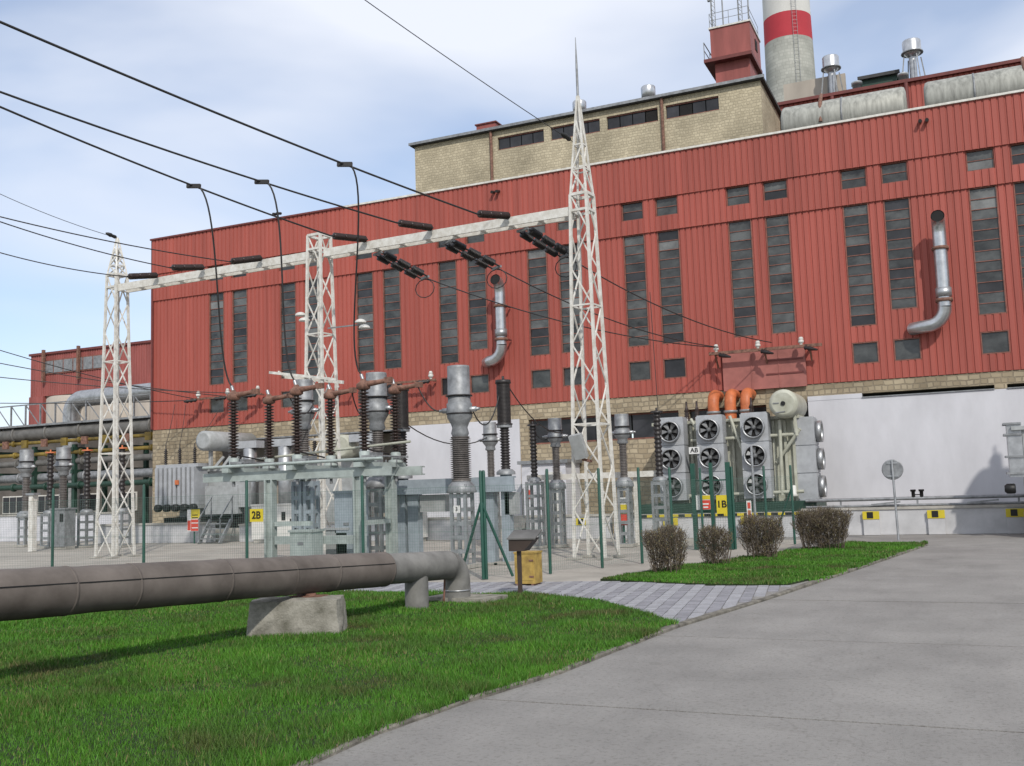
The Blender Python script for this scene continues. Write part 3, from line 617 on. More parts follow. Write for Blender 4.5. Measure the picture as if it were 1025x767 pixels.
rack_pipe(441, .09, 'ypipe', -.75, 'thin upper yellow gas pipe along the rack'); rack_pipe(453, .1, 'ypipe', -.65, 'bright yellow gas pipe below the rusty brackets')
rack_pipe(462, .16, 'pipegrey', -.5, 'narrow grey pipe under the yellow gas pipe'); rack_pipe(477, .22, 'galvd', -.3, 'silver grey pipe on the lower rack tier'); rack_pipe(486, .14, 'dgreen', -.7, 'dark green pipe, lowest on the rack')
for i in range(11):
    x = rx0+1.2+i*(rx1-rx0-1.6)/11; MB().span((x-.35, RY-.92, zz[446]-.05), (x+.05, RY-.8, zz[446]+.35)).build('bracket', 'ypipe' if i % 2 else 'rust', rack)
# low building and wall behind the left switchgear
a = at(-40, 480, 43); t = thing('low_workshop', 'low grey workshop wall with dark windows behind the pipe rack', 'building', (-48, 45, 0))
MB().span((-80, 45, 0), (-33.3, 46, 2.6)).build('wall', 'darkwall', t); MB().span((-80, 45.3, 2.6), (-33.3, 46.4, 5.6)).build('upper_wall', 'darkwall', t); MB().span((-80, 45.2, 5.6), (-33.3, 46.5, 5.75)).build('roof_edge', 'roofing', t)
for i in range(9):
    wn = MB().span((-62+i*3.1, 44.95, 1.1), (-60.1+i*3.1, 45.0, 2.2)).build('window', 'tower', t)
    for k in range(3): MB().span((-61.93+i*3.1+k*.6, 44.92, 1.17), (-61.4+i*3.1+k*.6, 44.95, 2.13)).build('pane', 'pane_d', wn)
t = thing('boundary_wall', 'low white wall at the left edge behind the switchgear', 'wall', (-40, 33, 0)); MB().span((-46, 33, 0), (-33.5, 33.3, 1.15)).build('panel', 'white', t); MB().span((-46, 32.95, 1.15), (-33.5, 33.35, 1.22)).build('coping', 'concrete', t)

# ------------------------------------------------------------------ bunds and transformers
def bund(x0, x1, y0, label, h=.72, yellow=()):
    t = thing('bund_wall', label, 'wall', ((x0+x1)/2, y0, 0))
    MB().span((x0, y0, 0), (x1, y0+.25, h)).build('wall', 'bund', t)
    MB().span((x0-.03, y0-.04, h), (x1+.03, y0+.29, h+.07)).build('coping', 'concrete', t)
    for x in yellow:
        pl = MB().span((x-.22, y0-.1, 0), (x+.22, y0-.002, h-.05)).build('buttress', 'bund', t)
        ym = MB().span((x-.23, y0-.115, h-.27), (x+.23, y0-.101, h-.04)).build('yellow_mark', 'yellow', t)
        MB().span((x-.11, y0-.125, h-.24), (x+.06, y0-.116, h-.06)).build('black_mark', 'black', ym)
    return t
xb = [at(px, 515, 31).x for px in (872, 937)]
bund(-4.6, 9, 31.0, 'long low white bund wall with yellow marks at the right edge', yellow=xb+[xb[1]+2.0, xb[1]+4.1])
b2 = bund(-10.3, -4.66, 30.4, 'low bund wall with hazard stripe in front of the big cooled transformer', .66, [at(672, 520, 30.4).x, at(750, 520, 30.4).x])
st = MB(); st2 = MB()
for k in range(28):
    (st if k % 2 else st2).span((-10.2+k*.2, 30.35, .64), (-10.2+(k+1)*.2, 30.358, .72))
hz = st.build('hazard_stripe', 'yellow', b2); st2.build('hazard_stripe', 'black', b2)
bund(-19.8, -10.5, 30.6, 'plain grey bund wall in front of the left white wall', .7, [at(583, 515, 30.6).x])
bund(-32.5, -26.6, 30.6, 'grey bund wall under the ribbed left transformer', .7); bund(-25.4, -20.2, 30.8, 'short bund wall behind the 2B sign', .6)
# rails on the right bund
t = thing('pipe_rail', 'pair of long dark pipes running along the right bund wall', 'pipe', (0, 31.12, .79))
for z, r in ((.83, .035), (1.02, .05)): MB().tube([(-4.5, 31.12, z), (9, 31.12, z)], r, 8).build('pipe', 'galvd', t)
for x in (-3.5, -1.4, 1.2, 3.5, 6): MB().bar((x, 31.12, .79), (x, 31.12, 1.02), .05).build('support', 'galvd', t)
for x in (-2.2, .35): MB().bar((x-.45, 31.0, .86), (x+.35, 31.0, .93), .05).build('lever', 'galvd', t)
x = at(919, 507, 31).x; t = thing('valve_pair', 'two small black valve stubs on the right bund pipes', 'valve', (x, 31.12, 1.05))
for k in (-.11, .11): MB().lathe([(.05, 0), (.05, .16), (.075, .16), (.075, .22)], (x+k, 31.12, 1.05), n=10).build('stub', 'black', t)
MB().bar((x-.1, 31.12, 1.12), (x+.1, 31.12, 1.12), .03).build('link', 'black', t)

def sheds(h, rc, rs, n, taper=1.0):
    pr = [(rc*1.25, 0), (rc*1.25, .03)]
    for i in range(n):
        z = .03+(h-.06)*i/n; d = (h-.06)/n; s = 1+(taper-1)*(i/n)
        pr += [(rc*s, z+d*.08), (rs*s, z+d*.42), (rs*s*.985, z+d*.55), (rc*s, z+d*.9)]
    pr += [(rc*1.2*taper, h-.03), (rc*1.2*taper, h)]
    return pr

# fan blades, shared
def fan_mesh(r):
    mb = MB(); mb.lathe([(r*.24, -.03), (r*.24, .03), (r*.1, .06)], (0, 0, 0), (0, -1, 0), 12)
    for k in range(6):
        a0 = k*math.pi/3; a1 = a0+.55; vs = []
        for rr in (r*.22, r*.9):
            for a_, yy in ((a0, .03), (a1, -.03)): vs.append((rr*math.cos(a_), yy, rr*math.sin(a_)))
        mb.add(vs+[(v[0], v[1]+.008, v[2]) for v in vs], [(0, 1, 3, 2), (4, 6, 7, 5), (0, 2, 6, 4), (1, 5, 7, 3), (2, 3, 7, 6), (0, 4, 5, 1)])
    return shared(mb, 'fan_blades', 'fanblade')
FR = .30; FANB = fan_mesh(FR)
RINGM = shared(MB().lathe([(FR*.98, 0), (FR*1.12, 0), (FR*1.12, .18), (FR*1.0, .18), (FR*.98, .1), (FR*.98, 0)], (0, 0, 0), (0, -1, 0), 24, False), 'fan_ring', 'galv')
BACKM = shared(MB().lathe([(FR*.99, 0), (FR*.99, .01)], (0, 0, 0), (0, -1, 0), 24), 'fan_opening', 'dark')
def cooler(parent, xc, yf, z0, wd, hh, dp, side=False):
    """cooler bank with three fans on its front (or right-hand) face"""
    c = MB()
    n = 3; ph = hh/n
    for i in range(n): c.span((xc-wd/2, yf, z0+i*ph+.012), (xc+wd/2, yf+dp, z0+(i+1)*ph-.012))
    c.span((xc-wd/2+.03, yf+.03, z0), (xc+wd/2-.03, yf+dp-.03, z0+hh+.03))
    body = c.build('cooler', 'cooler', parent)
    for i in range(n):
        z = z0+(i+.5)*ph
        base = Vector((xc, yf-.002, z)) if not side else Vector((xc+wd/2+.002, yf+dp/2, z)); rot = (0, 0, 0) if not side else (0, 0, math.pi/2)
        o = Vector((0, 0, 0)); p = parent
        while p: o += p.location; p = p.parent
        nrm = Vector((0, -1, 0)) if not side else Vector((1, 0, 0))
        f = obj('fan', RINGM, body, base-o, rot)
        obj('fan_opening', BACKM, body, base-o+nrm*.005, rot)
        b_ = obj('fan_blades', FANB, body, base-o+nrm*.09, (rot[0], random.uniform(0, 1), rot[2])) if not side else obj('fan_blades', FANB, body, base-o+nrm*.09, rot)
    return body
tA = thing('power_transformer', 'large transformer with three fan banks, round conservator and orange pipes', 'transformer', (-6.4, 32.3, 0))
MB().span((-9.6, 31.35, .0), (-4.3, 33.6, .45)).build('plinth', 'concrete', tA)
MB().span((-9.7, 31.2, .7), (-4.2, 33.5, 1.02)).build('base_frame', 'dgreen', tA)
for x in (-9.3, -7, -4.7): MB().span((x-.2, 31.5, .45), (x+.2, 33.3, .7)).build('roller', 'dgreen', tA)
tk = MB().span((-9.2, 31.95, 1.02), (-4.75, 33.3, 3.55)).build('tank', 'beige', tA)
for x in (-9.0, -8.05, -7.35, -6.72, -5.45, -5.1, -4.85): MB().span((x-.04, 31.83, 1.02), (x+.04, 31.95, 3.5)).build('rib', 'beige', tk)
MB().span((-9.35, 31.85, 3.55), (-4.65, 33.4, 3.65)).build('cover', 'beige', tk)
for xc in (at(672, 450, 31.25).x, at(711, 450, 31.25).x, at(756, 450, 31.25).x): cooler(tA, xc, 31.25, 1.12, .84, 2.62, .55)
cooler(tA, at(806, 450, 31.9).x, 31.9, 1.0, .6, 2.55, .9, True)
cz = at(784, 404, 31.2).z; cxx = at(784, 404, 31.2).x
cons = MB().lathe([(.33, -.05), (.43, 0), (.44, .08), (.44, 1.9), (.41, 1.97), (.3, 2.0)], (cxx, 31.2, cz), (0, 1, 0), 28).build('conservator', 'beige', tA)
MB().lathe([(.07, -.08), (.07, -.03)], (cxx, 31.2, cz), (0, 1, 0), 12).build('gauge', 'black', cons)
MB().bar((cxx-.3, 31.145, cz+.02), (cxx-.12, 31.145, cz+.02), .03).bar((cxx+.05, 31.145, cz-.25), (cxx-.25, 31.145, cz-.27), .03).build('stencil_mark', 'galvd', cons)
for y in (31.6, 32.8): MB().bar((cxx-.3, y, 3.6), (cxx-.25, y, cz-.35), .08).bar((cxx+.3, y, 3.0), (cxx+.25, y, cz-.35), .08).build('conservator_stand', 'beige', tA)
for px in (714, 731, 747):
    p = at(px, 405, 33.05); x = p.x; zz_ = 4.45
    op = MB().tube([(x, 33.05, 3.6), (x, 33.05, zz_-.25)]+[(x, 33.05+.35*(1-math.cos(k*math.pi/8)), zz_-.25+.35*math.sin(k*math.pi/8)) for k in range(1, 5)]+[(x, 33.9, zz_+.1)], .19, 16).build('orange_pipe', 'orange', tA)
    MB().lathe([(.19, -.04), (.235, -.04), (.235, .04), (.19, .04)], (x, 33.05, 3.95)).build('flange', 'galvd', op)
for i, (a, b) in enumerate((((-8.0, 31.7, 3.7), (-7.2, 31.4, 2.3)), ((-6.75, 31.7, 3.72), (-6.35, 31.45, 2.6)), ((-5.4, 31.8, 2.2), (-4.6, 31.6, 3.2)), ((-8.2, 31.6, 1.25), (-4.6, 31.6, 1.3)), ((-8.0, 31.6, 3.0), (-4.7, 31.7, 3.05)), ((-5.25, 31.6, 1.2), (-5.2, 31.6, 3.5)))):
    MB().tube([a, b], .055, 8).build('oil_pipe', 'beige', tA)
for x in (-8.25, -7.25, -5.6, -4.9): MB().lathe([(.09, 0), (.13, .04), (.09, .1), (.09, .3), (.06, .34)], (x, 31.55, 1.15), (0, 0, 1), 10).build('valve', 'offwhite', tA)
for px, py in ((688, 425), (752, 408), (698, 420)):
    p = at(px, py, 32.1); MB().lathe([(.1, 3.6), (.1, 3.75), (.05, 3.78), (.09, 3.82), (.05, 3.86), (.09, 3.9), (.05, 3.94), (.09, 3.98), (.04, 4.1), (.03, 4.3)], (p.x, 32.1, 0), n=12).build('bushing', 'brown', tA)
p = at(695, 451, 31.2); pl = MB().span((p.x-.17, 31.18, p.z-.11), (p.x+.17, 31.2, p.z+.11)).build('name_plate', 'signwhite', tA)
obj('lettering', text_mesh('AB', .2, 'black'), pl, Vector((p.x, 31.176, p.z))-tA.location, (math.pi/2, 0, 0))

# ribbed left transformer
tB = thing('power_transformer', 'grey transformer with ribbed radiators and horizontal conservator at the left', 'transformer', (-27.6, 32.2, 0))
MB().span((-30.0, 31.4, 0), (-25.3, 33.4, .5)).build('plinth', 'concrete', tB); MB().span((-29.8, 31.5, .5), (-25.6, 33.2, .95)).build('base_frame', 'dark', tB)
tk = MB().span((-29.4, 31.95, .95), (-25.8, 33.3, 2.75)).build('tank', 'grey', tB); MB().span((-29.5, 31.85, 2.75), (-25.7, 33.4, 2.86)).build('cover', 'grey', tk)
for i in range(9):
    x = -29.9+i*.235; MB().span((x, 31.1, 1.45), (x+.14, 31.92, 2.95)).build('radiator_fin', 'cooler', tB)
MB().span((-29.95, 31.2, 2.95), (-27.75, 31.9, 3.08)).build('header', 'cooler', tB); MB().span((-29.95, 31.2, 1.3), (-27.75, 31.9, 1.44)).build('header', 'grey', tB)
for i in range(5): MB().lathe([(.13, 0), (.15, .02), (.15, .2), (.12, .22)], (-29.6+i*.45, 31.08, 1.34), (0, -1, 0), 14).build('pump', 'black', tB)
MB().span((-27.5, 31.3, 1.05), (-25.9, 31.95, 2.15)).build('control_box', 'grey', tB); MB().span((-26.0, 31.35, 1.3), (-25.4, 31.9, 2.3)).build('tap_changer', 'grey', tB)
cn = at(204, 428, 31.2)
MB().lathe([(.3, -.05), (.4, 0), (.4, 2.9), (.3, 2.95)], (cn.x, 31.2, 3.95), (0, 1, 0), 22).build('conservator', 'grey', tB)
for y in (31.6, 33.2): MB().bar((cn.x, y, 2.85), (cn.x, y, 3.6), .12).build('conservator_stand', 'grey', tB)
for px in (166, 180, 195):
    p = at(px, 460, 32.4); MB().lathe([(.1, 0), (.1, .15)]+[(rr, .15+z) for rr, z in sheds(.75, .04, .085, 8)]+[(.02, .95), (.02, 1.1)], (p.x, 32.4, 2.86), n=12).build('bushing', 'dbrown', tB)
for i in range(5): MB().bar((-27.3+i*.4, 31.6, 2.85), (-26.9+i*.35, 31.7, 3.3), .1).build('pipework', 'grey', tB)
p = at(177, 483, 31.05); MB().span((p.x-.1, 31.04, p.z-.09), (p.x+.1, 31.06, p.z+.09)).build('warning_plate', 'orange', tB)
# steel stair on the bund
t = thing('steel_stair', 'small grey steel steps climbing over the bund by the left transformer', 'stair', (-25.9, 30.3, 0))
for k in range(4): MB().span((-26.4+k*.02, 30.1-.02+k*.14-.3, .15+k*.18), (-25.5, 30.1+k*.14-.08, .19+k*.18)).build('tread', 'galvd', t)
for x in (-26.45, -25.45): MB().bar((x, 29.75, 0), (x, 30.4, .85), .06, .14).build('stringer', 'galvd', t); MB().bar((x, 29.75, .9), (x, 30.5, 1.75), .04).bar((x, 29.78, .05), (x, 29.78, .95), .04).bar((x, 30.45, .8), (x, 30.45, 1.7), .04).build('handrail', 'galvd', t)

# cell transformer behind the 2B switchgear
tC = thing('power_transformer', 'grey transformer with tall silver coolers deep in the bay behind the switch', 'transformer', (-22.2, 32.8, 0))
MB().span((-24.4, 31.8, 0), (-20.4, 33.6, .6)).build('plinth', 'dgreen', tC); MB().span((-24.1, 32.2, .6), (-20.7, 33.5, 3.0)).build('tank', 'grey', tC)
for px in (249, 284, 366):
    p = at(px, 470, 31.6); MB().lathe([(.2, .6), (.27, .62), (.27, 3.55), (.2, 3.58)], (p.x, 31.7, 0), n=18).build('cooler_column', 'galv', tC); MB().box((p.x-.1, 31.75, 3.72), (1.1, .5, .28)).build('cooler_header', 'cooler', tC)
MB().lathe([(.35, 0), (.45, .05), (.45, 2.4), (.35, 2.45)], (at(345, 440, 31.6).x-.2, 31.6, 3.45), (0, 1, 0), 20).build('conservator', 'beige', tC)
MB().bar((at(345, 440, 31.6).x-.2, 32.3, 3.0), (at(345, 440, 31.6).x-.2, 32.3, 3.1), .3).build('conservator_stand', 'beige', tC)
for x in (-23.4, -22.4, -21.4): MB().lathe([(.1, 0)]+[(rr, .1+z) for rr, z in sheds(.7, .05, .1, 8)]+[(.02, .9), (.02, 1.0)], (x, 32.9, 3.0), n=12).build('bushing', 'dbrown', tC)
for px, wd, lab in ((262, .75, 'white control cabinet just right of the 2B sign'), (288, .8, 'white control cabinet with dark panel behind the green switch frame'), (412, .9, 'white control cabinet low behind the grey support beam')):
    p = at(px, 545, 30.1); t = thing('control_cabinet', lab, 'cabinet', (p.x, 30.3, 0), 'white control cabinets')
    MB().span((p.x-wd/2, 30.0, .12), (p.x+wd/2, 30.45, 1.35)).build('housing', 'offwhite', t); MB().span((p.x-wd/2-.03, 29.97, 1.35), (p.x+wd/2+.03, 30.48, 1.4)).build('lid', 'offwhite', t); MB().span((p.x-wd/2+.06, 30.03, 0), (p.x+wd/2-.06, 30.42, .12)).build('plinth', 'concrete', t)
    MB().span((p.x-.18, 29.985, .8), (p.x-.02, 30.0, 1.1)).build('display', 'black', t); MB().span((p.x+.2, 29.97, .7), (p.x+.24, 30.0, .85)).build('handle', 'black', t)
# right-edge transformer, mostly outside the frame
tx = at(1009, 450, 29.2).x
tD = thing('power_transformer', 'grey finned transformer cut off by the right edge of the picture', 'transformer', (tx+1.6, 30, 0))
MB().span((tx+.3, 28.9, 0), (tx+4, 30.6, .6)).build('plinth', 'concrete', tD); MB().span((tx+.35, 29.0, .6), (tx+3.9, 30.5, 2.75)).build('tank', 'grey', tD); MB().span((tx+.1, 28.9, 2.75), (tx+4.05, 30.6, 2.85)).build('cover', 'grey', tD)
rd = MB().span((tx, 29.0, 1.55), (tx+.34, 29.7, 2.95)).build('radiator', 'galv', tD)
for z in (1.62, 2.05, 2.62, 2.9): MB().span((tx-.08, 28.95, z), (tx+.34, 29.75, z+.05)).build('radiator_band', 'galvd', rd)
MB().lathe([(.1, 0), (.13, .03), (.13, .2), (.08, .26)], (tx+.1, 29.1, 1.25), (-1, 0, 0), 14).build('pump', 'black', tD)
MB().span((tx+1.6, 28.95, 2.85), (tx+5.2, 30.55, 4.3)).build('upper_tank', 'grey', tD)
MB().lathe([(.16, 0)]+[(rr, .1+z) for rr, z in sheds(1.7, .09, .16, 14)]+[(.03, 1.9), (.03, 2.1)], (tx+2.55, 30.0, 4.3), n=12).build('bushing', 'brown', tD)
MB().lathe([(.6, 0), (.75, .1), (.75, 3.2), (.6, 3.3)], (tx+2.0, 29.7, 5.0), (1, 0, 0), 24).build('conservator', 'grey', tD)
# shed by the centre wall
a = at(522, 470, 32.5); b = at(566, 470, 32.5); t = thing('relay_kiosk', 'small white flat-roofed kiosk against the wall behind the centre posts', 'kiosk', ((a.x+b.x)/2, 33, 0))
MB().span((a.x, 32.5, 0), (b.x, 33.9, 2.5)).build('wall', 'white', t); MB().span((a.x-.12, 32.4, 2.5), (b.x+.12, 33.9, 2.62)).build('roof', 'galvd', t); MB().span((b.x-.75, 32.46, .3), (b.x-.15, 32.5, 2.2)).build('door', 'offwhite', t); MB().span((a.x+.2, 32.47, 1.3), (a.x+.4, 32.5, 1.6)).build('sign', 'signred', t)
x = at(518, 520, 31).x; t = thing('concrete_steps', 'concrete steps with steel handrails in front of the white kiosk', 'stair', (x, 31, 0))
for k in range(4): MB().span((x-.7, 29.6+k*.3, 0), (x+.5, 30.55, .18*(k+1)-.002*k)).build('step', 'concrete', t)
for dx in (-.66, .46): MB().tube([(x+dx, 29.65, .1), (x+dx, 29.65, 1.0), (x+dx, 30.5, 1.65), (x+dx, 30.5, .7)], .025, 6).build('handrail', 'galvd', t)

# ------------------------------------------------------------------ switchgear
INS = {}
def insulator(h, rc, rs, n, m, taper=1.):
    k = (h, rc, rs, n, m, taper)
    if k not in INS: INS[k] = shared(MB().lathe(sheds(h, rc, rs, n, taper), n=14), 'insulator', m)
    return INS[k]
def lattice_post(parent, x, y, h, wd, m='galv', name='pedestal'):
    """two channel legs joined by battens, both ways"""
    mb = MB()
    for sx in (-1, 1):
        for sy in (-1, 1): mb.box((x+sx*wd/2, y+sy*wd/2, h/2), (.07, .07, h))
    o = mb.build(name, m, parent); k = int(h/.32)
    for i in range(k+1):
        z = .06+i*(h-.12)/k
        MB().box((x, y-wd/2-.001, z), (wd-.07, .05, .09)).box((x+wd/2+.001, y, z), (.05, wd-.07, .09)).build('batten', m, o)
    return o
def current_transformer(X, Y, hp, label, s=1., grp=None, plate=False, hi=1.0, fat=False, kk=1.):
    t = thing('current_transformer', label, 'transformer', (X, Y, 0), grp)
    lattice_post(t, X, Y, hp, .34*s, 'galv'); MB().box((X, Y, .04), (.6*s, .6*s, .08)).build('footing', 'concrete', t)
    b = MB().lathe([(.32*s, hp), (.34*s, hp+.03), (.3*s, hp+.14), (.24*s, hp+.22), (.2*s, hp+.26)], (X, Y, 0), n=20).build('base', 'galvd', t)
    for k in range(4): an_ = k*math.pi/2+.8; MB().lathe([(.035, 0), (.035, .09)], (X+.27*s*math.cos(an_), Y+.27*s*math.sin(an_), hp+.1), n=6).build('bolt', 'galvd', b)
    h = hi; rr = .235 if fat else .15
    obj('insulator', insulator(h, rr*s*.74, rr*s, 20, 'gbrown'), t, (0, 0, hp+.26))
    z = hp+.26+h
    hd = MB().lathe([(.17*s, z), (.2*s, z+.05*kk), (.17*s, z+.14*kk), (.20*s, z+.2*kk), (.28*s, z+.3*kk), (.285*s, z+.52*kk), (.255*s, z+.53*kk), (.25*s, z+1.08*kk), (.245*s, z+1.11*kk), (.1, z+1.12*kk)], (X, Y, 0), n=22).build('head', 'galvd', t)
    for zz2 in (.36*kk, .64*kk): MB().lathe([(.25*s, z+zz2-.015), (.298*s, z+zz2-.015), (.298*s, z+zz2+.015), (.25*s, z+zz2+.015)], (X, Y, 0), n=22).build('ring', 'dbrown', hd)
    for sx in (-1, 1): MB().lathe([(.06*s, 0), (.06*s, .16*s), (.035*s, .16*s), (.035*s, .24*s)], (X+sx*.26*s, Y, z+.42*kk), (sx, 0, 0), 10).build('terminal', 'galv', hd)
    if plate:
        p_ = MB().box((X-.02, Y-.22*s, hp-.35), (.16, .012, .16)).build('number_plate', 'signwhite', t); obj('lettering', text_mesh('3', .12, 'black'), p_, (-.02, -.22*s-.008, hp-.35), (math.pi/2, 0, 0))
    return t
g_ct = 'large silver headed current transformers'
current_transformer(-10.2, 19.8, 1.62, 'nearest silver headed current transformer right of the grey beam', 1., g_ct, True, .98, True, 1.42)
current_transformer(-12.84, 20.6, 1.81, 'silver headed current transformer between two brown switch insulators', 1., g_ct, False, 1.1, False, 1.25)
current_transformer(-15.4, 21.2, 1.89, 'silver headed current transformer in front of the middle lattice mast', .95, g_ct, False, 1.2, False, 1.15)
g2 = 'small silver headed current transformers'
for X, lab in ((-12.67, 'small silver current transformer in front of the left white wall'), (-10.62, 'small silver current transformer left of the tall lattice mast'), (-8.63, 'small silver current transformer right of the tall lattice mast')):
    current_transformer(X, 26.5, 1.62, lab, .78, g2, False, .92, False, .74)
# left-hand far group
for px, lab in ((26, 'leftmost silver headed current transformer at the picture edge'), (63, 'second silver headed current transformer from the left edge')):
    p = at(px, 500, 29); current_transformer(p.x, 29, 1.15, lab, 1.05, 'left current transformers', False, 1.35)
def arrester(X, Y, hp, h1, h2, label, r=.13, ped='galv', w_=.3, grp=None, top='dbrown', m='dbrown'):
    t = thing('surge_arrester', label, 'arrester', (X, Y, 0), grp)
    if hp < 1.95: lattice_post(t, X, Y, hp, w_, ped); MB().box((X, Y, .03), (.55, .55, .06)).build('footing', 'concrete', t)
    else:
        MB().box((X, Y, hp/2), (.2, .2, hp)).build('post', ped, t); MB().box((X, Y, .03), (.5, .5, .06)).build('footing', 'concrete', t)
    MB().lathe([(r*1.6, hp), (r*1.6, hp+.06), (r*1.1, hp+.12)], (X, Y, 0)).build('base', 'galvd', t)
    obj('insulator', insulator(h1, r*.62, r*.86, 14, m), t, (0, 0, hp+.12)); z = hp+.12+h1
    if h2:
        MB().lathe([(r*1.3, z), (r*1.3, z+.06)], (X, Y, 0)).build('flange', 'galvd', t); obj('insulator', insulator(h2, r*1.12, r*1.22, 30, m), t, (0, 0, z+.06)); z += .06+h2
    MB().lathe([(r*1.3, z), (r*1.3, z+.05), (.03, z+.06), (.03, z+.14)], (X, Y, 0)).build('cap', top, t)
    return z
arrester(at(505, 430, 20.8).x, 20.8, 2.0, .95, .98, 'tall dark two-stage surge arrester right of the nearest current transformer', .135, 'bluegrey')
arrester(at(402, 430, 20.8).x, 20.8, 2.0, 1.0, .95, 'tall dark two-stage surge arrester behind the rightmost brown switch insulator', .15, 'bluegrey')
arrester(at(534, 450, 26.2).x, 26.2, 1.85, 1.45, 0, 'slim dark surge arrester between two small current transformers', .12, 'galvd', .34)
arrester(at(659, 450, 26.8).x, 26.8, 1.75, 1.75, 0, 'slim dark surge arrester with disc top beside the fan banks', .13, 'galv', .34)
for px, lab in ((50, 'orange topped dark insulator post between the left transformers'), (87, 'orange topped dark insulator post left of the left lattice mast'), (122, 'orange topped dark insulator post seen through the left lattice mast')):
    arrester(at(px, 500, 28.2).x, 28.2, 1.3, 2.2, 0, lab, .15, 'galvd', .4, 'left insulator posts', 'orange', 'dbrown')
p = at(33, 500, 26); t = thing('equipment_post', 'plain white post in front of the leftmost current transformer', 'post', (p.x, 26, 0)); MB().box((p.x, 26, 1.0), (.2, .2, 2.0)).build('column', 'tower', t); MB().box((p.x, 26, 2.04), (.4, .3, .08)).build('cap_plate', 'galv', t)
p = at(62, 520, 27.2); t = thing('marshalling_box', 'grey equipment cabinet among the left switchgear', 'cabinet', (p.x, 27.2, 0)); MB().span((p.x-.36, 27, .1), (p.x+.36, 27.5, 1.45)).build('housing', 'galvd', t); MB().span((p.x-.4, 26.96, 1.45), (p.x+.4, 27.54, 1.5)).build('lid', 'galvd', t); MB().span((p.x-.38, 27.04, 0), (p.x+.38, 27.46, .1)).build('plinth', 'concrete', t); MB().span((p.x+.02, 26.985, .2), (p.x+.035, 27, 1.38)).build('door_gap', 'galvd', t); MB().span((p.x+.12, 26.98, 1.0), (p.x+.28, 27, 1.3)).build('display', 'black', t)

# disconnect switches on their pale green frame
DX = (-15.33, -13.56, -11.80); DF, DB = 18.4, 19.7; DZ = 2.05
fr = thing('switch_frame', 'pale green steel frame carrying the row of brown switch insulators', 'frame', (-13.6, 19, 0))
for y in (DF, DB):
    bm = MB().span((-16.15, y-.09, DZ), (-11.1, y-.03, DZ+.2)).span((-16.15, y-.03, DZ), (-11.1, y+.08, DZ+.03)).span((-16.15, y-.03, DZ+.17), (-11.1, y+.08, DZ+.2)).build('beam', 'pgreen', fr)
    for x in (-14.3, -11.95):
        MB().span((x-.11, y-.09, 0), (x-.07, y+.09, DZ)).span((x+.07, y-.09, 0), (x+.11, y+.09, DZ)).span((x-.07, y-.02, 0), (x+.07, y+.02, DZ)).build('leg', 'pgreen', fr)
        MB().box((x, y, .02), (.45, .45, .04)).build('foot_plate', 'concrete', fr)
for x in (-14.3, -11.95):
    MB().span((x-.05, DF+.1, 1.0), (x+.05, DB-.1, 1.1)).build('brace', 'pgreen', fr)
MB().span((-14.16, DF-.05, .62), (-12.1, DF+.05, .8)).build('cross_rail', 'pgreen', fr)
MB().span((-14.16, DF-.05, 1.02), (-13.2, DF+.05, 1.12)).build('cross_rail', 'pgreen', fr)
MB().tube([(-16, DF-.25, DZ+.33), (-11.2, DF-.25, DZ+.36)], .035, 8).build('drive_rod', 'pgreen', fr)
MB().tube([(-15.9, DB+.2, DZ+.55), (-11.3, DB-.2, DZ+.75)], .03, 8).build('drive_rod', 'beige', fr)
def disconnector(X, label):
    t = thing('disconnect_switch', label, 'switch', (X, (DF+DB)/2, DZ+.2), 'brown disconnect switches')
    MB().span((X-.09, DF-.3, DZ+.2), (X+.09, DB+.3, DZ+.3)).build('base_channel', 'pgreen', t)
    for y, dr in ((DF, 1), (DB, -1)):
        MB().lathe([(.17, 0), (.17, .05), (.1, .08), (.12, .22), (.09, .24)], (X, y, DZ+.3), n=12).build('bearing', 'pgreen', t)
        obj('insulator', insulator(1.32, .05, .125, 18, 'brown'), t, (0, y-(DF+DB)/2, .34))
        z = DZ+.2+.34+1.32
        hd = MB().lathe([(.1, z), (.15, z+.03), (.15, z+.13), (.08, z+.18), (.05, z+.24)], (X, y, 0), n=12).build('head', 'rust', t)
        ex = X+.62; ey = y
        MB().tube([(X, y, z+.12), (X+.35, ey, z+.14), (ex, ey, z+.17)], [.075, .055, .05], 10).build('arm', 'rust', hd)
        MB().box((ex+.02, ey, z+.17), (.16, .1, .12)).build('contact', 'rust', hd)
        MB().tube([(X, y, z+.2), (X-.05, y, z+.34)], .04, 8).build('terminal', 'galv', hd)
    MB().box((X+.1, DF-.12, DZ+.34), (.5, .1, .08)).build('crank', 'pgreen', t)
    for y in (DF, DB):
        MB().lathe([(.035, -.42), (.035, 0)], (X, y, DZ+.3), n=8).build('shaft', 'galvd', t); MB().box((X+.16, y-.06, DZ+.42), (.34, .06, .05), .4).build('lever', 'galvd', t)
        for q in (-.14, .14): MB().lathe([(.02, 0), (.02, .07)], (X+q, y-.2, DZ+.3), n=6).build('bolt', 'galvd', t)
    MB().tube([(X+.3, DF-.1, DZ+.42), (X+.28, DB-.08, DZ+.42)], .022, 6).build('link_rod', 'galvd', t)
    MB().tube([(X-.16, DF, DZ+.36), (X-.3, DF+.5, DZ+.62), (X-.18, DB, DZ+.5)], .02, 6).build('earth_lead', 'dbrown', t)
    MB().span((X-.22, DF+.35, DZ+.3), (X+.0, DF+.75, DZ+.52)).build('gear_housing', 'galvd', t)
disconnector(DX[0], 'leftmost disconnect switch with brown insulator pair on the green frame'); disconnector(DX[1], 'middle disconnect switch with brown insulator pair on the green frame'); disconnector(DX[2], 'rightmost disconnect switch with brown insulator pair on the green frame')
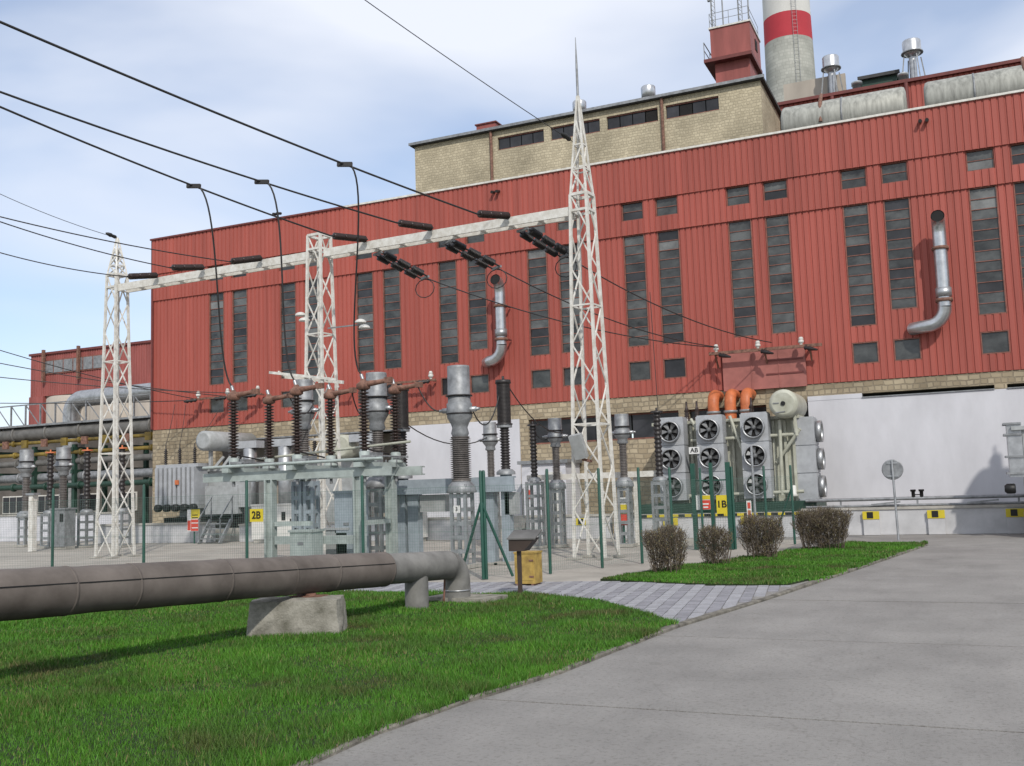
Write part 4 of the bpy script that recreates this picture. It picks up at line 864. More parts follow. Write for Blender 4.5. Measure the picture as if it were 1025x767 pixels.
# operating boxes under the frame
def mech_box(X, Y, w_, z0, z1, label, m='pgreen'):
    t = thing('operating_box', label, 'cabinet', (X, Y, 0), 'operating boxes under the switch frame')
    MB().span((X-w_/2, Y-.22, z0), (X+w_/2, Y+.2, z1)).build('housing', m, t); MB().span((X-w_/2-.03, Y-.25, z1), (X+w_/2+.03, Y+.23, z1+.05)).build('lid', m, t)
    MB().span((X-w_/2+.04, Y-.235, z0+.05), (X+w_/2-.04, Y-.22, z1-.06)).build('door', m, t); MB().span((X-.06, Y-.25, (z0+z1)/2+.06), (X+.08, Y-.236, (z0+z1)/2+.12)).build('name_plate', 'galvd', t)
    MB().box((X-w_/2+.08, Y, z0/2), (.08, .08, z0)).box((X+w_/2-.08, Y, z0/2), (.08, .08, z0)).build('stand', 'galvd', t)
mech_box(at(307, 540, 18.1).x, 18.1, .56, .25, .9, 'pale green operating box low in front of the switch frame')
mech_box(at(330, 540, 19.0).x+.35, 19.0, .6, .25, .9, 'pale green operating box behind the front operating box', 'grey')
mech_box(at(352, 515, 19.0).x, 19.0, .6, .18, 1.7, 'tall pale blue-grey cabinet under the right half of the switch frame', 'bluegrey')
for px, lab in ((300, 'open strut drive column above the front operating box'), (312, 'open strut drive column beside the other drive column')):
    p = at(px, 500, 19.0); t = thing('drive_column', lab, 'frame', (p.x, 19, 0), 'drive columns'); lattice_post(t, p.x, 19.0, 2.0, .2, 'bluegrey', 'column'); MB().box((p.x, 19, .02), (.35, .35, .04)).build('footing', 'concrete', t)
# grey-blue beam and posts
t = thing('support_beam', 'heavy blue-grey beam on two posts behind the nearest current transformer', 'frame', (-11, 20.8, 0))
x0, x1 = at(384, 490, 20.8).x, at(519, 490, 20.8).x
MB().span((x0, 20.52, 1.62), (x1, 20.6, 1.96)).span((x0, 20.6, 1.62), (x1, 20.68, 1.66)).span((x0, 20.6, 1.92), (x1, 20.68, 1.96)).build('beam', 'bluegrey', t)
for px in (417, 492): x = at(px, 520, 20.85).x; MB().span((x-.14, 20.68, 0), (x+.14, 20.9, 1.92)).build('post', 'bluegrey', t); MB().box((x, 20.8, .02), (.5, .5, .04)).build('foot_plate', 'concrete', t)
for px in (392, 438): x = at(px, 508, 20.9).x; MB().span((x-.35, 20.68, 1.2), (x+.35, 20.95, 1.6)).build('junction_box', 'grey', t)
x = at(515, 510, 20.9).x; MB().span((x-.15, 20.7, 1.1), (x+.12, 20.95, 1.6)).build('junction_box', 'grey', t)
# white beam behind the tall mast
t = thing('support_beam', 'thin white beam on paired white posts behind the tall lattice mast', 'frame', (-9, 27, 0))
x0, x1 = at(528, 480, 26.95).x, at(660, 479, 26.95).x
MB().span((x0, 26.9, 1.88), (x1, 27.0, 2.04)).build('beam', 'tower', t)
for px in (629, 637, 548): x = at(px, 520, 27).x; MB().box((x, 27.06, .94), (.11, .11, 1.88)).build('post', 'tower', t)
for z in (.4, .9, 1.4): a, b = at(629, 520, 27).x, at(637, 520, 27).x; MB().span((a+.055, 27.03, z), (b-.055, 27.09, z+.07)).build('batten', 'tower', t)

# ------------------------------------------------------------------ lattice gantry
def lattice_mast(X, Y, h, s0, s1, zb, label, spire=0., pink=False, n=9):
    t = thing('lattice_mast', label, 'mast', (X, Y, 0), 'lattice masts of the gantry', R(-5))
    def cor(z): s = s0+(s1-s0)*min(z/zb, 1); 
    def P_(i, z):
        if z <= zb: s = (s0+(s1-s0)*z/zb)/2
        else: s = (s1+(.03-s1)*(z-zb)/(h-zb))/2 if h > zb else s1/2
        sx, sy = ((-1, -1), (1, -1), (1, 1), (-1, 1))[i]; return Vector((sx*s, sy*s, z))
    def B(name, p, q, w_, m='tower', h_=None):
        mb = MB().bar(p, q, w_, h_); me = mb.mesh(name); me.materials.append(M[m]); return obj(name, me, t)
    for i in range(4):
        lg = B('leg', P_(i, 0), P_(i, zb), .066, 'signred' if pink and i == 1 and False else 'tower')
        if h > zb: B('leg', P_(i, zb), P_(i, h), .042)
    zs = [zb*(k/n)**.93 for k in range(n+1)]
    for i in range(4):
        j = (i+1) % 4
        for k in range(n):
            a, b = (i, j) if k % 2 else (j, i)
            B('brace', P_(a, zs[k]), P_(b, zs[k+1]), .034, 'tower', .028)
            if k % 3 == 0 and k: B('horizontal', P_(i, zs[k]), P_(j, zs[k]), .045, 'tower', .04)
        B('horizontal', P_(i, zb), P_(j, zb), .07); B('horizontal', P_(i, zb-.4), P_(j, zb-.4), .06)
        if h > zb:
            nn = 4; zz2 = [zb+(h-zb)*k/nn for k in range(nn)]
            for k in range(nn-1):
                a, b = (i, j) if k % 2 else (j, i); B('brace', P_(a, zz2[k]), P_(b, zz2[k+1]), .035); B('horizontal', P_(i, zz2[k]), P_(j, zz2[k]), .035)
    for i in range(4): 
        p = P_(i, 0); obj('footing', shared(MB().box((p.x, p.y, .02), (.28, .28, .05)), 'footing', 'concrete'), t)
    if spire: obj('lightning_rod', shared(MB().lathe([(.035, h-.1), (.03, h+spire*.5), (.008, h+spire)], n=8), 'lightning_rod', 'galvd'), t)
    return t
TL = at(115.5, 500, 23.25); TM = at(323, 500, 22.85); TR = at(595, 500, 22.45)
TLx, TMx, TRx = TL.x, TM.x, TR.x
lattice_mast(TLx, 23.25, 9.95, .78, .42, 8.75, 'left white lattice mast standing clear of the hall')
lattice_mast(TMx, 22.85, 8.85, .74, .44, 8.85, 'middle white lattice mast with flat top and floodlights')
lattice_mast(TRx, 22.45, 11.2, .78, .42, 8.7, 'tall right lattice mast tapering to a lightning rod', 1.5)
BZ = 8.3
def gantry_beam(xa, ya, xb, yb, label):
    t = thing('gantry_beam', label, 'beam', ((xa+xb)/2, (ya+yb)/2, BZ), 'gantry beams'); d = Vector((xb-xa, yb-ya, 0)).normalized(); n_ = Vector((-d.y, d.x, 0))
    A, Bp = Vector((xa, ya, BZ)), Vector((xb, yb, BZ))
    for s, nm in ((-1, 'channel'), (1, 'channel')): MB().bar(A+n_*s*.17, Bp+n_*s*.17, .05, .22).build(nm, 'tower', t)
    ln = (Bp-A).length; k = int(ln/.75)
    for i in range(k+1):
        p = A+d*(ln*i/k)
        for z in (-.085, .085): MB().bar(p-n_*.145+Vector((0, 0, z)), p+n_*.145+Vector((0, 0, z)), .1, .03).build('batten', 'tower', t)
    return A, d
gantry_beam(TLx+.25, 23.25-.0, TMx-.3, 22.87, 'long white gantry beam between left and middle lattice masts'); gantry_beam(TMx+.3, 22.83, TRx-.28, 22.45, 'long white gantry beam between middle and tall right masts')
def byl(x): return 23.25+(22.45-23.25)*(x-TLx)/(TRx-TLx)

# ------------------------------------------------------------------ wires, strings, droppers
def catenary(a, b, sag, n=14):
    a, b = Vector(a), Vector(b); return [a.lerp(b, i/n)-Vector((0, 0, sag*4*(i/n)*(1-i/n))) for i in range(n+1)]
def string_between(name, label, a, b, ns, r, group, m='brown', n=10):
    a, b = Vector(a), Vector(b); ln = (b-a).length; pr = [(.03, 0), (.03, .08)]
    t = thing(name, label, 'insulator', a, group)
    ax = (b-a).normalized(); seg = (ln-.16)/ns; r0 = r
    MB().lathe([(.025, 0), (.025, ln)], a, ax, 6).build('rod', 'wire', t)
    for k in range(ns):
        z = .08+k*seg; q = [(.03, 0)]
        mmm = 9
        for i in range(mmm): dz = seg*.93/mmm; q += [(r*.6, dz*i+.01), (r, dz*i+dz*.5), (r*.6, dz*(i+.95))]
        MB().lathe(q, a+ax*z, ax, n).build('disc_stack', m, t)
    return t
def wire(label, pts, r=.016, group='overhead conductors', name='overhead_wire', cat='wire', m='wire', n=5):
    t = tag(MB().build0(pts, r, n) if False else MB().tube(pts, r, n).build(name, m), label, cat, group); return t
# incoming phases: pixel on the string's right (beam) end, left (wire) end and a far pixel
inc = [((518, 215), (477, 214), (0, 22), 'uppermost incoming line conductor ending nearest the tall mast', 'nearest the tall right mast'),
       ((440, 226), (397, 223), (0, 92), 'second incoming line conductor from the top left corner', 'in the middle of the right gantry beam'),
       ((373, 239), (331, 236), (0, 107), 'third incoming line conductor from the top left corner', 'just right of the middle mast'),
       ((264, 258), (230, 262), (0, 217), 'faint incoming line conductor ending left of the middle mast', 'on the left gantry beam nearest the middle mast'),
       ((204, 266), (170, 268), (0, 222), 'faint incoming line conductor ending mid left gantry beam', 'in the middle of the left gantry beam'),
       ((155, 273), (127, 277), (0, 253), 'faint incoming line conductor ending at the left mast', 'right beside the left mast')]
drop_at = {}
for i, (pb, pw_, pf, lab, where) in enumerate(inc):
    xb_ = at(*pb, 22.8).x; yb_ = byl(xb_)-.22; B_ = Vector((xb_, yb_, BZ+.05)); B_.z = at(*pb, yb_).z
    B_.z = min(max(B_.z, BZ-.12), BZ+.16)
    W_ = at(*pw_, yb_-1.25); string_between('strain_insulator', 'brown strain insulator string '+where, B_, W_, 3, .095, 'strain insulators on the gantry')
    zf = W_.z+(.9 if i < 3 else .4); d = ray(*pf); F_ = EYE+d*((zf-EYE.z)/d.z); ext = F_+(F_-W_)*.9
    pts = [W_.lerp(ext, k/24) for k in range(25)]
    for k, p_ in enumerate(pts): u = k/24; p_.z += 1.2*(u-.526)*(u) if i < 99 else 0
    wire(lab, pts, .023 if i < 3 else .016)
    if i < 3: drop_at[i] = pts
def on_line(pts, px):          # point on a wire whose photo column is px
    best = None
    for a, b in zip(pts[:-1], pts[1:]):
        for k in range(20):
            q = a.lerp(b, k/20); v = q-EYE; c = 512.5+FPX*v.dot(CR)/v.dot(CF)
            if v.dot(CF) > 0 and (best is None or abs(c-px) < best[0]): best = (abs(c-px), q.copy())
    return best[1]
for i, px, X, lab in ((2, 194, DX[0], 'left drooping dropper cable down to the leftmost switch'), (1, 262, DX[1], 'middle drooping dropper cable down to the middle switch'), (0, 345, DX[2], 'right drooping dropper cable down to the rightmost switch')):
    a = on_line(drop_at[i], px); b = Vector((X-.05, DF, DZ+.2+.34+1.32+.34))
    t = thing('dropper_cable', lab, 'cable', a, 'dropper cables')
    m1 = a.lerp(b, .3); m2 = a.lerp(b, .75)
    d0 = Vector((.55, .1, -.1))
    def bez(u): 
        c1 = a+Vector((.75, .1, .1)); c2 = b+Vector((-.5, -.05, .55)); return a*(1-u)**3+c1*3*u*(1-u)**2+c2*3*u*u*(1-u)+b*u**3
    MB().tube([bez(k/22) for k in range(23)], .02, 6).build('cable', 'wire', t)
    MB().bar(a+Vector((-.14, -.05, .0)), a+Vector((.16, .05, -.02)), .07, .09).build('clamp', 'wire', t)
# arrester/CT jumpers
def jumper(label, a, b, sag, r=.016): wire(label, catenary(a, b, sag, 12), r, 'jumper cables between the switchgear', 'jumper_cable', 'cable')
zt_ = DZ+.2+.34+1.32
jumper('looping cable from the leftmost switch to the rear current transformer', (DX[0]+.6, DB, zt_+.17), (-15.1, 21.2, 4.0), .35)
jumper('looping cable from the middle switch to the middle current transformer', (DX[1]+.6, DB, zt_+.17), (-13.12, 20.6, 3.75), .35)
jumper('looping cable from the rightmost switch to the nearest current transformer', (DX[2]+.6, DB, zt_+.17), (-10.55, 19.8, 3.5), .25)
jumper('looping cable from the nearest current transformer to the tall arrester', (-9.9, 19.8, 3.5), (at(505, 430, 20.8).x, 20.8, 4.22), .7)
jumper('cable from the tall arrester top down towards the tall lattice mast', (at(505, 430, 20.8).x, 20.8, 4.22), (-10.4, 26.5, 3.2), .35)
jumper('cable from the rear current transformer to the small one by the white wall', (-12.55, 20.6, 3.7), (-12.67, 26.4, 3.2), .5)
jumper('cable from slim arrester to the small current transformer left of the mast', (-11.27, 26.2, 3.55), (-10.85, 26.5, 3.05), .2)
jumper('thin cable rising from the disc topped arrester', (at(659, 420, 26.8).x, 26.8, 3.75), (at(648, 240, 26.8).x, 26.8, 7.0), .0, .01)
# double strings towards the hall and their wires to the wall bracket
dbl = [((378, 248), (425, 278), (712, 357)), ((447, 237), (497, 268), (716, 352)), ((523, 224), (566, 256), (770, 345))]
br_x0, br_x1 = at(710, 354, FY-.5).x, at(823, 346, FY-.5).x; br_z = at(765, 350, FY-.5).z
wb = thing('wall_bracket', 'long rusty wall bracket with white insulators above the orange pipes', 'bracket', ((br_x0+br_x1)/2, FY-.15, br_z))
MB().bar((br_x0, FY-.55, br_z), (br_x1, FY-.55, br_z), .09, .1).build('rail', 'rust', wb)
for x in (br_x0+.2, (br_x0+br_x1)/2, br_x1-.4): MB().bar((x, FY-.55, br_z), (x, FY-.12, br_z), .07).bar((x, FY-.5, br_z-.05), (x, FY-.12, br_z-.45), .05).build('arm', 'rust', wb)
for k in range(3):
    x = br_x0+.25+k*(br_x1-br_x0-.9)/2; MB().lathe([(.05, .05), (.05, .1), (.09, .12), (.09, .18), (.06, .2), (.085, .22), (.06, .3)], (x, FY-.55, br_z), n=10).build('insulator', 'offwhite', wb)
    MB().lathe([(.03, 0), (.08, .05), (.05, .12), (.08, .18), (.03, .5)], (x+.1, FY-.62, br_z-.06), (.8, -.4, -.25), 8).build('string', 'dbrown', wb)
for i, (pa, pe, pt) in enumerate(dbl):
    xa_ = at(*pa, 22.7).x; ya_ = byl(xa_)+.22
    word = ('leftmost', 'middle', 'rightmost')[i]
    A_ = at(*pa, ya_); A_.z = BZ-.15; E_ = at(*pe, ya_+1.35); n_ = Vector((.16, .0, .0))
    t = thing('double_strain_string', word+' double dark insulator string hanging from the right gantry beam', 'insulator', A_, 'double insulator strings')
    ax = (E_-A_).normalized(); sd = ax.cross(Vector((0, 0, 1))).normalized()*.17; ln = (E_-A_).length
    for s in (-1, 1):
        MB().lathe([(.022, 0), (.022, ln)], A_+sd*s, ax, 6).build('rod', 'wire', t)
        for k in range(3):
            q = [(.03, 0)]
            for j in range(8): q += [(.06, .045*j+.01), (.105, .045*j+.022), (.06, .045*j+.042)]
            MB().lathe(q+[(.03, .39)], A_+sd*s+ax*(.12+k*(ln-.2)/3), ax, 10).build('disc_stack', 'dbrown', t)
    MB().bar(A_-sd*1.2, A_+sd*1.2, .06).build('yoke', 'galvd', t); MB().bar(E_-sd*1.2, E_+sd*1.2, .06).build('yoke', 'galvd', t)
    MB().tube([E_+Vector((0, 0, -.05))+Vector((.3*math.sin(k*.52), 0, -.26+.26*math.cos(k*.52))) for k in range(13)], .014, 5).build('arcing_ring', 'wire', t)
    kx_ = br_x0+.25+(0, .02, .5)[i]*(br_x1-br_x0)
    wire(word+' hall feeder wire running from gantry to the rusty wall bracket', catenary(E_, (kx_, FY-.6, br_z+.2), .35), .018, 'feeder wires to the wall bracket', 'feeder_wire')
# shield wires
pk = Vector((TLx, 23.25, 9.95)); d = ray(0, 188); F_ = EYE+d*(30/d.y*1.0); F_ = EYE+d*((11.0-1.7)/d.z)
wire('thin earth wire to the left mast peak', catenary(pk, F_+(F_-pk)*.6, .2), .010, 'earth wires', 'earth_wire')
q_ = (F_-pk).normalized(); t = thing('earth_wire_clamp', 'small dark insulator at the left mast peak', 'insulator', pk); MB().lathe([(.02, 0), (.06, .05), (.05, .15), (.07, .2), (.05, .3), (.02, .36)], pk+q_*.02, q_, 8).build('body', 'black', t)
pk = Vector((TRx-.15, 22.4, 10.05)); d = ray(375, 0); F_ = EYE+d*((11.6-1.7)/d.z)
wire('thin earth wire crossing the sky to the tall mast', catenary(pk, F_+(F_-pk)*1.0, .15), .010, 'earth wires', 'earth_wire')
q_ = (F_-pk).normalized(); t = thing('earth_wire_clamp', 'small dark insulator below the tall mast peak', 'insulator', pk); MB().lathe([(.02, 0), (.06, .05), (.05, .15), (.07, .2), (.05, .3), (.02, .36)], pk+q_*.1, q_, 8).build('body', 'black', t)
# low distribution wires on the left to wall brackets
def low_bracket(px0, px1, py, label, nins):
    a, b = at(px0, py, FY-.5), at(px1, py-3, FY-.5); z = a.z; t = thing('wall_bracket', label, 'bracket', ((a.x+b.x)/2, FY-.15, z), 'small wall brackets')
    MB().bar((a.x, FY-.5, z), (b.x, FY-.5, z), .08).build('rail', 'rust', t)
    for x in (a.x+.2, b.x-.2): MB().bar((x, FY-.5, z), (x, FY-.1, z), .06).build('arm', 'rust', t)
    for k in range(nins):
        x = a.x+.3+k*(b.x-a.x-.5)/max(1, nins-1); MB().lathe([(.05, .04), (.05, .1), (.1, .12), (.1, .2), (.06, .22), (.09, .24), (.05, .34)], (x, FY-.5, z), n=10).build('insulator', 'offwhite', t)
        MB().lathe([(.03, 0), (.09, .08), (.05, .16), (.09, .24), (.05, .32), (.09, .4), (.03, .55)], (x, FY-.58, z-.05), (-.8, -.5, -.1), 8).build('string', 'dbrown', t)
    return a, b, z
a1, b1, z1 = low_bracket(193, 262, 400, 'small wall bracket with three white insulators left of the switch row', 3)
low_bracket(331, 352, 392, 'small wall bracket seen beside the middle mast', 1); low_bracket(378, 436, 385, 'small wall bracket behind the silver current transformer heads', 2)
for k, (py0, lab) in enumerate(((345, 'top'), (358, 'second'), (372, 'third'))):
    e_ = Vector((a1.x+.3+k*(b1.x-a1.x-.5)/2, FY-.8, z1)); s_ = at(0, py0, 27); wire(lab+' of three low distribution wires crossing to the red wall', catenary(e_, e_+(s_-e_)*1.5, .25), .018, 'low distribution wires', 'distribution_wire')
e_ = Vector((a1.x+.1, FY-.6, z1-.05)); s_ = at(0, 402, 34); wire('level distribution wire just above the walkway rail', catenary(e_, e_+(s_-e_)*1.4, .1), .02, 'low distribution wires', 'distribution_wire')
for px, pxe, lab in ((175, 166, 'left'), (186, 180, 'middle'), (222, 195, 'right')):
    wire(lab+' thin drop wire onto the ribbed transformer bushings', catenary(at(px, 405, FY-.6), (at(pxe, 460, 32.4).x, 32.4, 3.95), .12), .012, 'drop wires of the ribbed transformer', 'drop_wire')
# floodlights on the middle mast
def floodlight(px, py, label, left):
    p = at(px, py, 22.7); t = thing('floodlight', label, 'floodlight', p, 'floodlights on the middle mast')
    for k in (0, 1): MB().lathe([(.15, 0), (.15, .04), (.1, .08), (.04, .1)], (p.x+k*.12, p.y, p.z-.16*k+.05), n=14).build('lamp_head', 'offwhite', t)
    MB().bar((p.x+.1, p.y, p.z), (TMx+(-.25 if left else .25), 22.85, p.z+.03), .035).build('arm', 'galvd', t)
floodlight(301, 318, 'white double floodlight left of the middle mast', True); floodlight(361, 325, 'white double floodlight on a long arm right of the middle mast', False)
t = thing('cross_arm', 'thin white cross arm low on the middle mast', 'arm', (TMx, 22.6, 4.6)); a = at(270, 373, 22.5); b = at(337, 380, 22.5)
MB().bar(a, b, .07).bar(a+Vector((.3, .3, -.12)), b+Vector((0, .3, -.05)), .09).bar(a+Vector((.3, 0, 0)), a+Vector((.3, .3, -.12)), .05).build('arm', 'tower', t)
p = at(579, 447, 22.0); t = thing('junction_box', 'tilted grey lamp box fixed to the tall mast', 'box', p); bx = MB().box((0, 0, 0), (.3, .16, .58)).mesh('housing'); bx.materials.append(M['grey']); obj('housing', bx, t, (0, 0, 0), (R(18), R(-9), 0)); MB().bar(p+Vector((.05, .1, -.3)), p+Vector((.2, .3, -.35)), .06).build('bracket', 'rust', t)

# ------------------------------------------------------------------ wire mesh fence
def fence(points, label, braces=(), h=2.02, label_grp=None, sub=1):
    t = thing('mesh_fence', label, 'fence', (points[0][0], points[0][1], 0))
    for i, (x, y) in enumerate(points):
        MB().lathe([(.032, 0), (.032, h), (.02, h+.03)], (x, y, 0), n=10).build('post', 'fgreen', t)
        if i in braces:
            for (dx, dy) in braces[i]: MB().tube([(x, y, 1.45), (x+dx, y+dy, .03)], .028, 8).build('brace', 'fgreen', t)
    for (a, b) in zip(points[:-1], points[1:]):
        A, B = Vector((*a, 0)), Vector((*b, 0)); d = (B-A); ln = d.length; d.normalize(); mb = MB(); s = .0012
        n = int(ln/.055)
        for k in range(1, n):
            p = A+d*(ln*k/n); mb.bar(p+Vector((0, 0, .06)), p+Vector((0, 0, 1.75)), s*2)
        for k in range(32): z = .06+k*.0545; mb.bar(A+Vector((0, 0, z)), B+Vector((0, 0, z)), s*2)
        for z in (.9, 1.75): mb.bar(A+Vector((0, 0, z)), B+Vector((0, 0, z)), .006)
        tag(mb.build('wire_mesh', 'mesh', t), kind='stuff')
FC = gp(484, 580)
left_posts = [(at(px, 520, 17.35).x, 17.35) for px in (-55, 53, 144, 247, 363)]+[(FC.x, FC.y)]
fence(left_posts, 'green wire mesh fence behind the big pipe with braced corner post', {5: ((-.55, .1), (.45, .35))})
rp = [gp(551, 574.4), gp(603, 568.5), gp(643, 564)]
right_posts = [(FC.x+.04, FC.y+.05)]+[(p.x, p.y) for p in rp]+[(-6.35, 22.9), (-6.15, 25.0)]
fence(right_posts, 'green wire mesh fence running back from the corner towards the bushes')
# gate by the hazard stripe
gx = [at(px, 500, 25.2).x for px in (695, 713, 730)]
t = thing('mesh_gate', 'green double gate with tall posts in front of the fan banks', 'gate', (gx[1], 25.2, 0))
for i, x in enumerate(gx): MB().box((x, 25.2, 1.08), (.11 if i != 1 else .08, .11, 2.16)).build('post', 'fgreen', t)
for a, b in ((gx[0], gx[1]), (gx[1], gx[2])):
    f = MB()
    for z in (.1, .95, 1.72): f.bar((a+.06, 25.2, z), (b-.05, 25.2, z), .035)
    f.build('gate_frame', 'fgreen', t)
    m_ = MB(); n = int((b-a)/.055)
    for k in range(1, n): x = a+(b-a)*k/n; m_.bar((x, 25.2, .1), (x, 25.2, 1.72), .004)
    for k in range(29): m_.bar((a, 25.2, .1+k*.056), (b, 25.2, .1+k*.056), .004)
    tag(m_.build('wire_mesh', 'mesh', t), kind='stuff')
far_posts = [(gx[2]+.08, 25.25), (at(766, 500, 26.2).x, 26.2), (at(793, 500, 27).x, 27.0)]
fence(far_posts, 'short green wire mesh fence behind the two right bushes', {2: ((-.6, .2),)})
def sign(name, label, px, py, Y, w_, h_, rows, txt=None, post=None, cat='sign', lines=()):
    p = at(px, py, Y); t = thing(name, label, cat, (p.x, Y, 0) if post else p)
    if len(rows) == 1: pl = MB().span((p.x-w_/2, Y-.015, p.z-h_/2), (p.x+w_/2, Y, p.z+h_/2)).build('plate', rows[0], t)
    else:
        z = p.z+h_/2; pl = MB().span((p.x-w_/2, Y-.012, p.z-h_/2), (p.x+w_/2, Y, p.z+h_/2)).build('plate', 'signwhite', t)
        for (m_, fr_, x0, x1) in rows[1:]: MB().span((p.x-w_/2+w_*x0, Y-.018, z-h_*fr_[1]), (p.x-w_/2+w_*x1, Y-.012, z-h_*fr_[0])).build('panel', m_, pl)
    for dx, dz, ln_, m_ in lines: MB().span((p.x+dx-ln_/2, Y-.021, p.z+dz-.018), (p.x+dx+ln_/2, Y-.018, p.z+dz+.018)).build('print_line', m_, pl)
    if txt:
        o = Vector((0, 0, 0)); q = t
        for body, size, dx, dz, m_ in txt: obj('lettering', text_mesh(body, size, m_), pl, Vector((p.x+dx, Y-.021, p.z+dz))-t.location, (math.pi/2, 0, 0))
    if post: MB().tube([(p.x-.02, Y+.05, 0), (p.x-.02, Y+.05, p.z+h_/2)], .03, 8).build('post', 'fgreen', t)
    else: MB().span((p.x-.1, Y, p.z-.03), (p.x+.1, Y+.04, p.z+.03)).build('clip', 'galvd', t)
sign('cell_sign', 'yellow sign reading 2B hung on the left fence', 257, 516, 17.3, .34, .27, ['yellow'], [('2B', .22, 0, 0, 'black')])
sign('cell_sign', 'tall narrow yellow sign reading 1B on the green gate', 722.5, 505, 25.12, .26, .46, ['yellow'], [('1B', .24, 0, 0, 'black')])
warn = ['x', ('yellow', (.0, .42), .3, 1.), ('signred', (.46, .98), .3, 1.), ('signred', (.5, .95), .03, .27)]
sign('warning_sign', 'red and yellow warning board on a green post by the left bund', 194, 521, 30.0, .62, .82, warn, None, True, lines=[(.07, .2, .26, 'black'), (.07, .1, .3, 'black'), (.07, -.1, .34, 'signwhite'), (.07, -.28, .3, 'signwhite')])
sign('warning_sign', 'small red and white warning board on the green gate', 704, 503, 25.12, .36, .36, ['x', ('signred', (.35, .98), .35, 1.), ('yellow', (.02, .3), .3, 1.)], None, lines=[(.06, -.04, .16, 'signwhite'), (.06, -.12, .12, 'signwhite')])
sign('warning_sign', 'narrow yellow and red warning board on the white posts', 624, 512, 26.4, .22, .75, ['x', ('yellow', (.25, .58), .0, 1.), ('signred', (.6, 1.), .0, 1.)], None, True)
sign('warning_sign', 'narrow red striped marker on a thin post before the fan banks', 750, 510, 29.6, .14, .5, ['x', ('signred', (.1, .45), .2, .8), ('orange', (.55, .95), .2, .8)], None, True)
p = at(777, 505, 26.4); t = thing('pole', 'thin grey pole rising in front of the third fan bank', 'pole', (at(755, 500, 27.6).x, 27.6, 0)); x = at(755, 500, 27.6).x; MB().tube([(x, 27.6, 0), (x, 27.6, 2.6)], .035, 8).build('tube', 'galv', t); MB().lathe([(.04, 2.6), (.0, 2.64)], (x, 27.6, 0), n=8).build('cap', 'galv', t)
for px in (205, 585, 448): 
    p = at(px, 517, 30.5)
# back of the round road sign
p = gp(899.5, 541); z = at(897, 470, p.y).z; t = thing('road_sign', 'round road sign seen from its grey back on a thin pole', 'sign', (p.x, p.y, 0))
MB().tube([(p.x, p.y, 0), (p.x-.03, p.y+.02, z+.24)], .03, 8).build('pole', 'galv', t)
ds = MB().lathe([(.25, 0), (.27, .006), (.27, .018), (.25, .02)], (p.x-.03, p.y+.05, z), (0, 1, 0), 28).build('disc', 'galvd', t)
for dz in (.17, -.17): MB().span((p.x-.17, p.y+.03, z+dz-.02), (p.x+.1, p.y+.05, z+dz+.02)).build('clamp', 'galv', ds)

# ------------------------------------------------------------------ foreground pipe, block, elbow
def dep(px, py, tt): return EYE+ray(px, py)*tt
P0, P1 = dep(0, 596, 9.2), dep(457, 565.0, 15.25); dr = (P1-P0).normalized(); PS = P0-dr*5.5; PR = .235
split = dep(0, 0, 1)
t = thing('district_pipe', 'large brown-grey insulated pipe crossing the lawn on low supports', 'pipe', PS)
tot = (P1-PS).length; cut = tot-1.75; n = 11
fr_ = [0]+sorted((k+random.uniform(-.22, .22))/n for k in range(1, n))+[1]
for k in range(n):
    a, b = PS+dr*(cut*fr_[k]), PS+dr*(cut*fr_[k+1]-.004); jr = PR*(1+.012*(k % 2)); MB().tube([a.lerp(b, u_)+Vector((0, 0, random.uniform(-.004, .003))) for u_ in (0, .2, .4, .6, .8, 1)], [jr]+[jr*random.uniform(.982, 1.004) for _ in range(4)]+[jr], 28).build('cladding_section', 'pipe', t)
    MB().lathe([(jr-.004, -.016), (jr+.0035, -.014), (jr+.0035, .014), (jr-.004, .016)], b, dr, 28).build('band', 'pipe', t)
    up_ = dr.cross(Vector((0, 0, 1))).normalized(); sd = (up_*math.cos(.35)+Vector((0, 0, 1))*math.sin(.35))*(jr+.001); MB().bar(a+sd, b+sd, .004, .012).build('seam', 'black', t)
c0 = PS+dr*cut; el = [c0, P1-dr*.24]
v2 = Vector((P1.x, P1.y, 0)); 
for k in range(1, 7): an_ = k*math.pi/12; q = P1-dr*.24+dr*(.24*math.sin(an_)); q = Vector((q.x, q.y, q.z-.24*(1-math.cos(an_)))); el.append(q)
el.append(Vector((el[-1].x, el[-1].y, .02)))
MB().tube(el[:2], PR*.9, 26).build('bare_pipe', 'dullpipe', t); MB().tube(el[1:], [PR*.9]+[PR*.86]*(len(el)-2), 26).build('elbow', 'dullpipe', t)
MB().lathe([(PR*.86, .18), (PR*.9, .18), (PR*.9, .2), (PR*.86, .2)], (el[-1].x, el[-1].y, 0), n=24).build('band', 'galv', t)
MB().bar(P1-dr*.12+Vector((.0, -.21, .03)), (el[-1].x-.12, el[-1].y-.22, .0), .025).build('strap', 'rust', t)
sp = P1-dr*1.0; MB().tube([(sp.x, sp.y, .0), (sp.x, sp.y, sp.z-.1)], .17, 20).build('support_leg', 'dullpipe', t)
hb_ = el[-1]; t2 = thing('pipe_footing', 'flat weathered concrete pad under the pipe elbow', 'footing', (hb_.x, hb_.y, 0)); MB().box((hb_.x+.1, hb_.y+.1, .04), (1.1, .62, .1), math.atan2(dr.y, dr.x)-math.pi/2).build('pad', 'oldconc', t2)
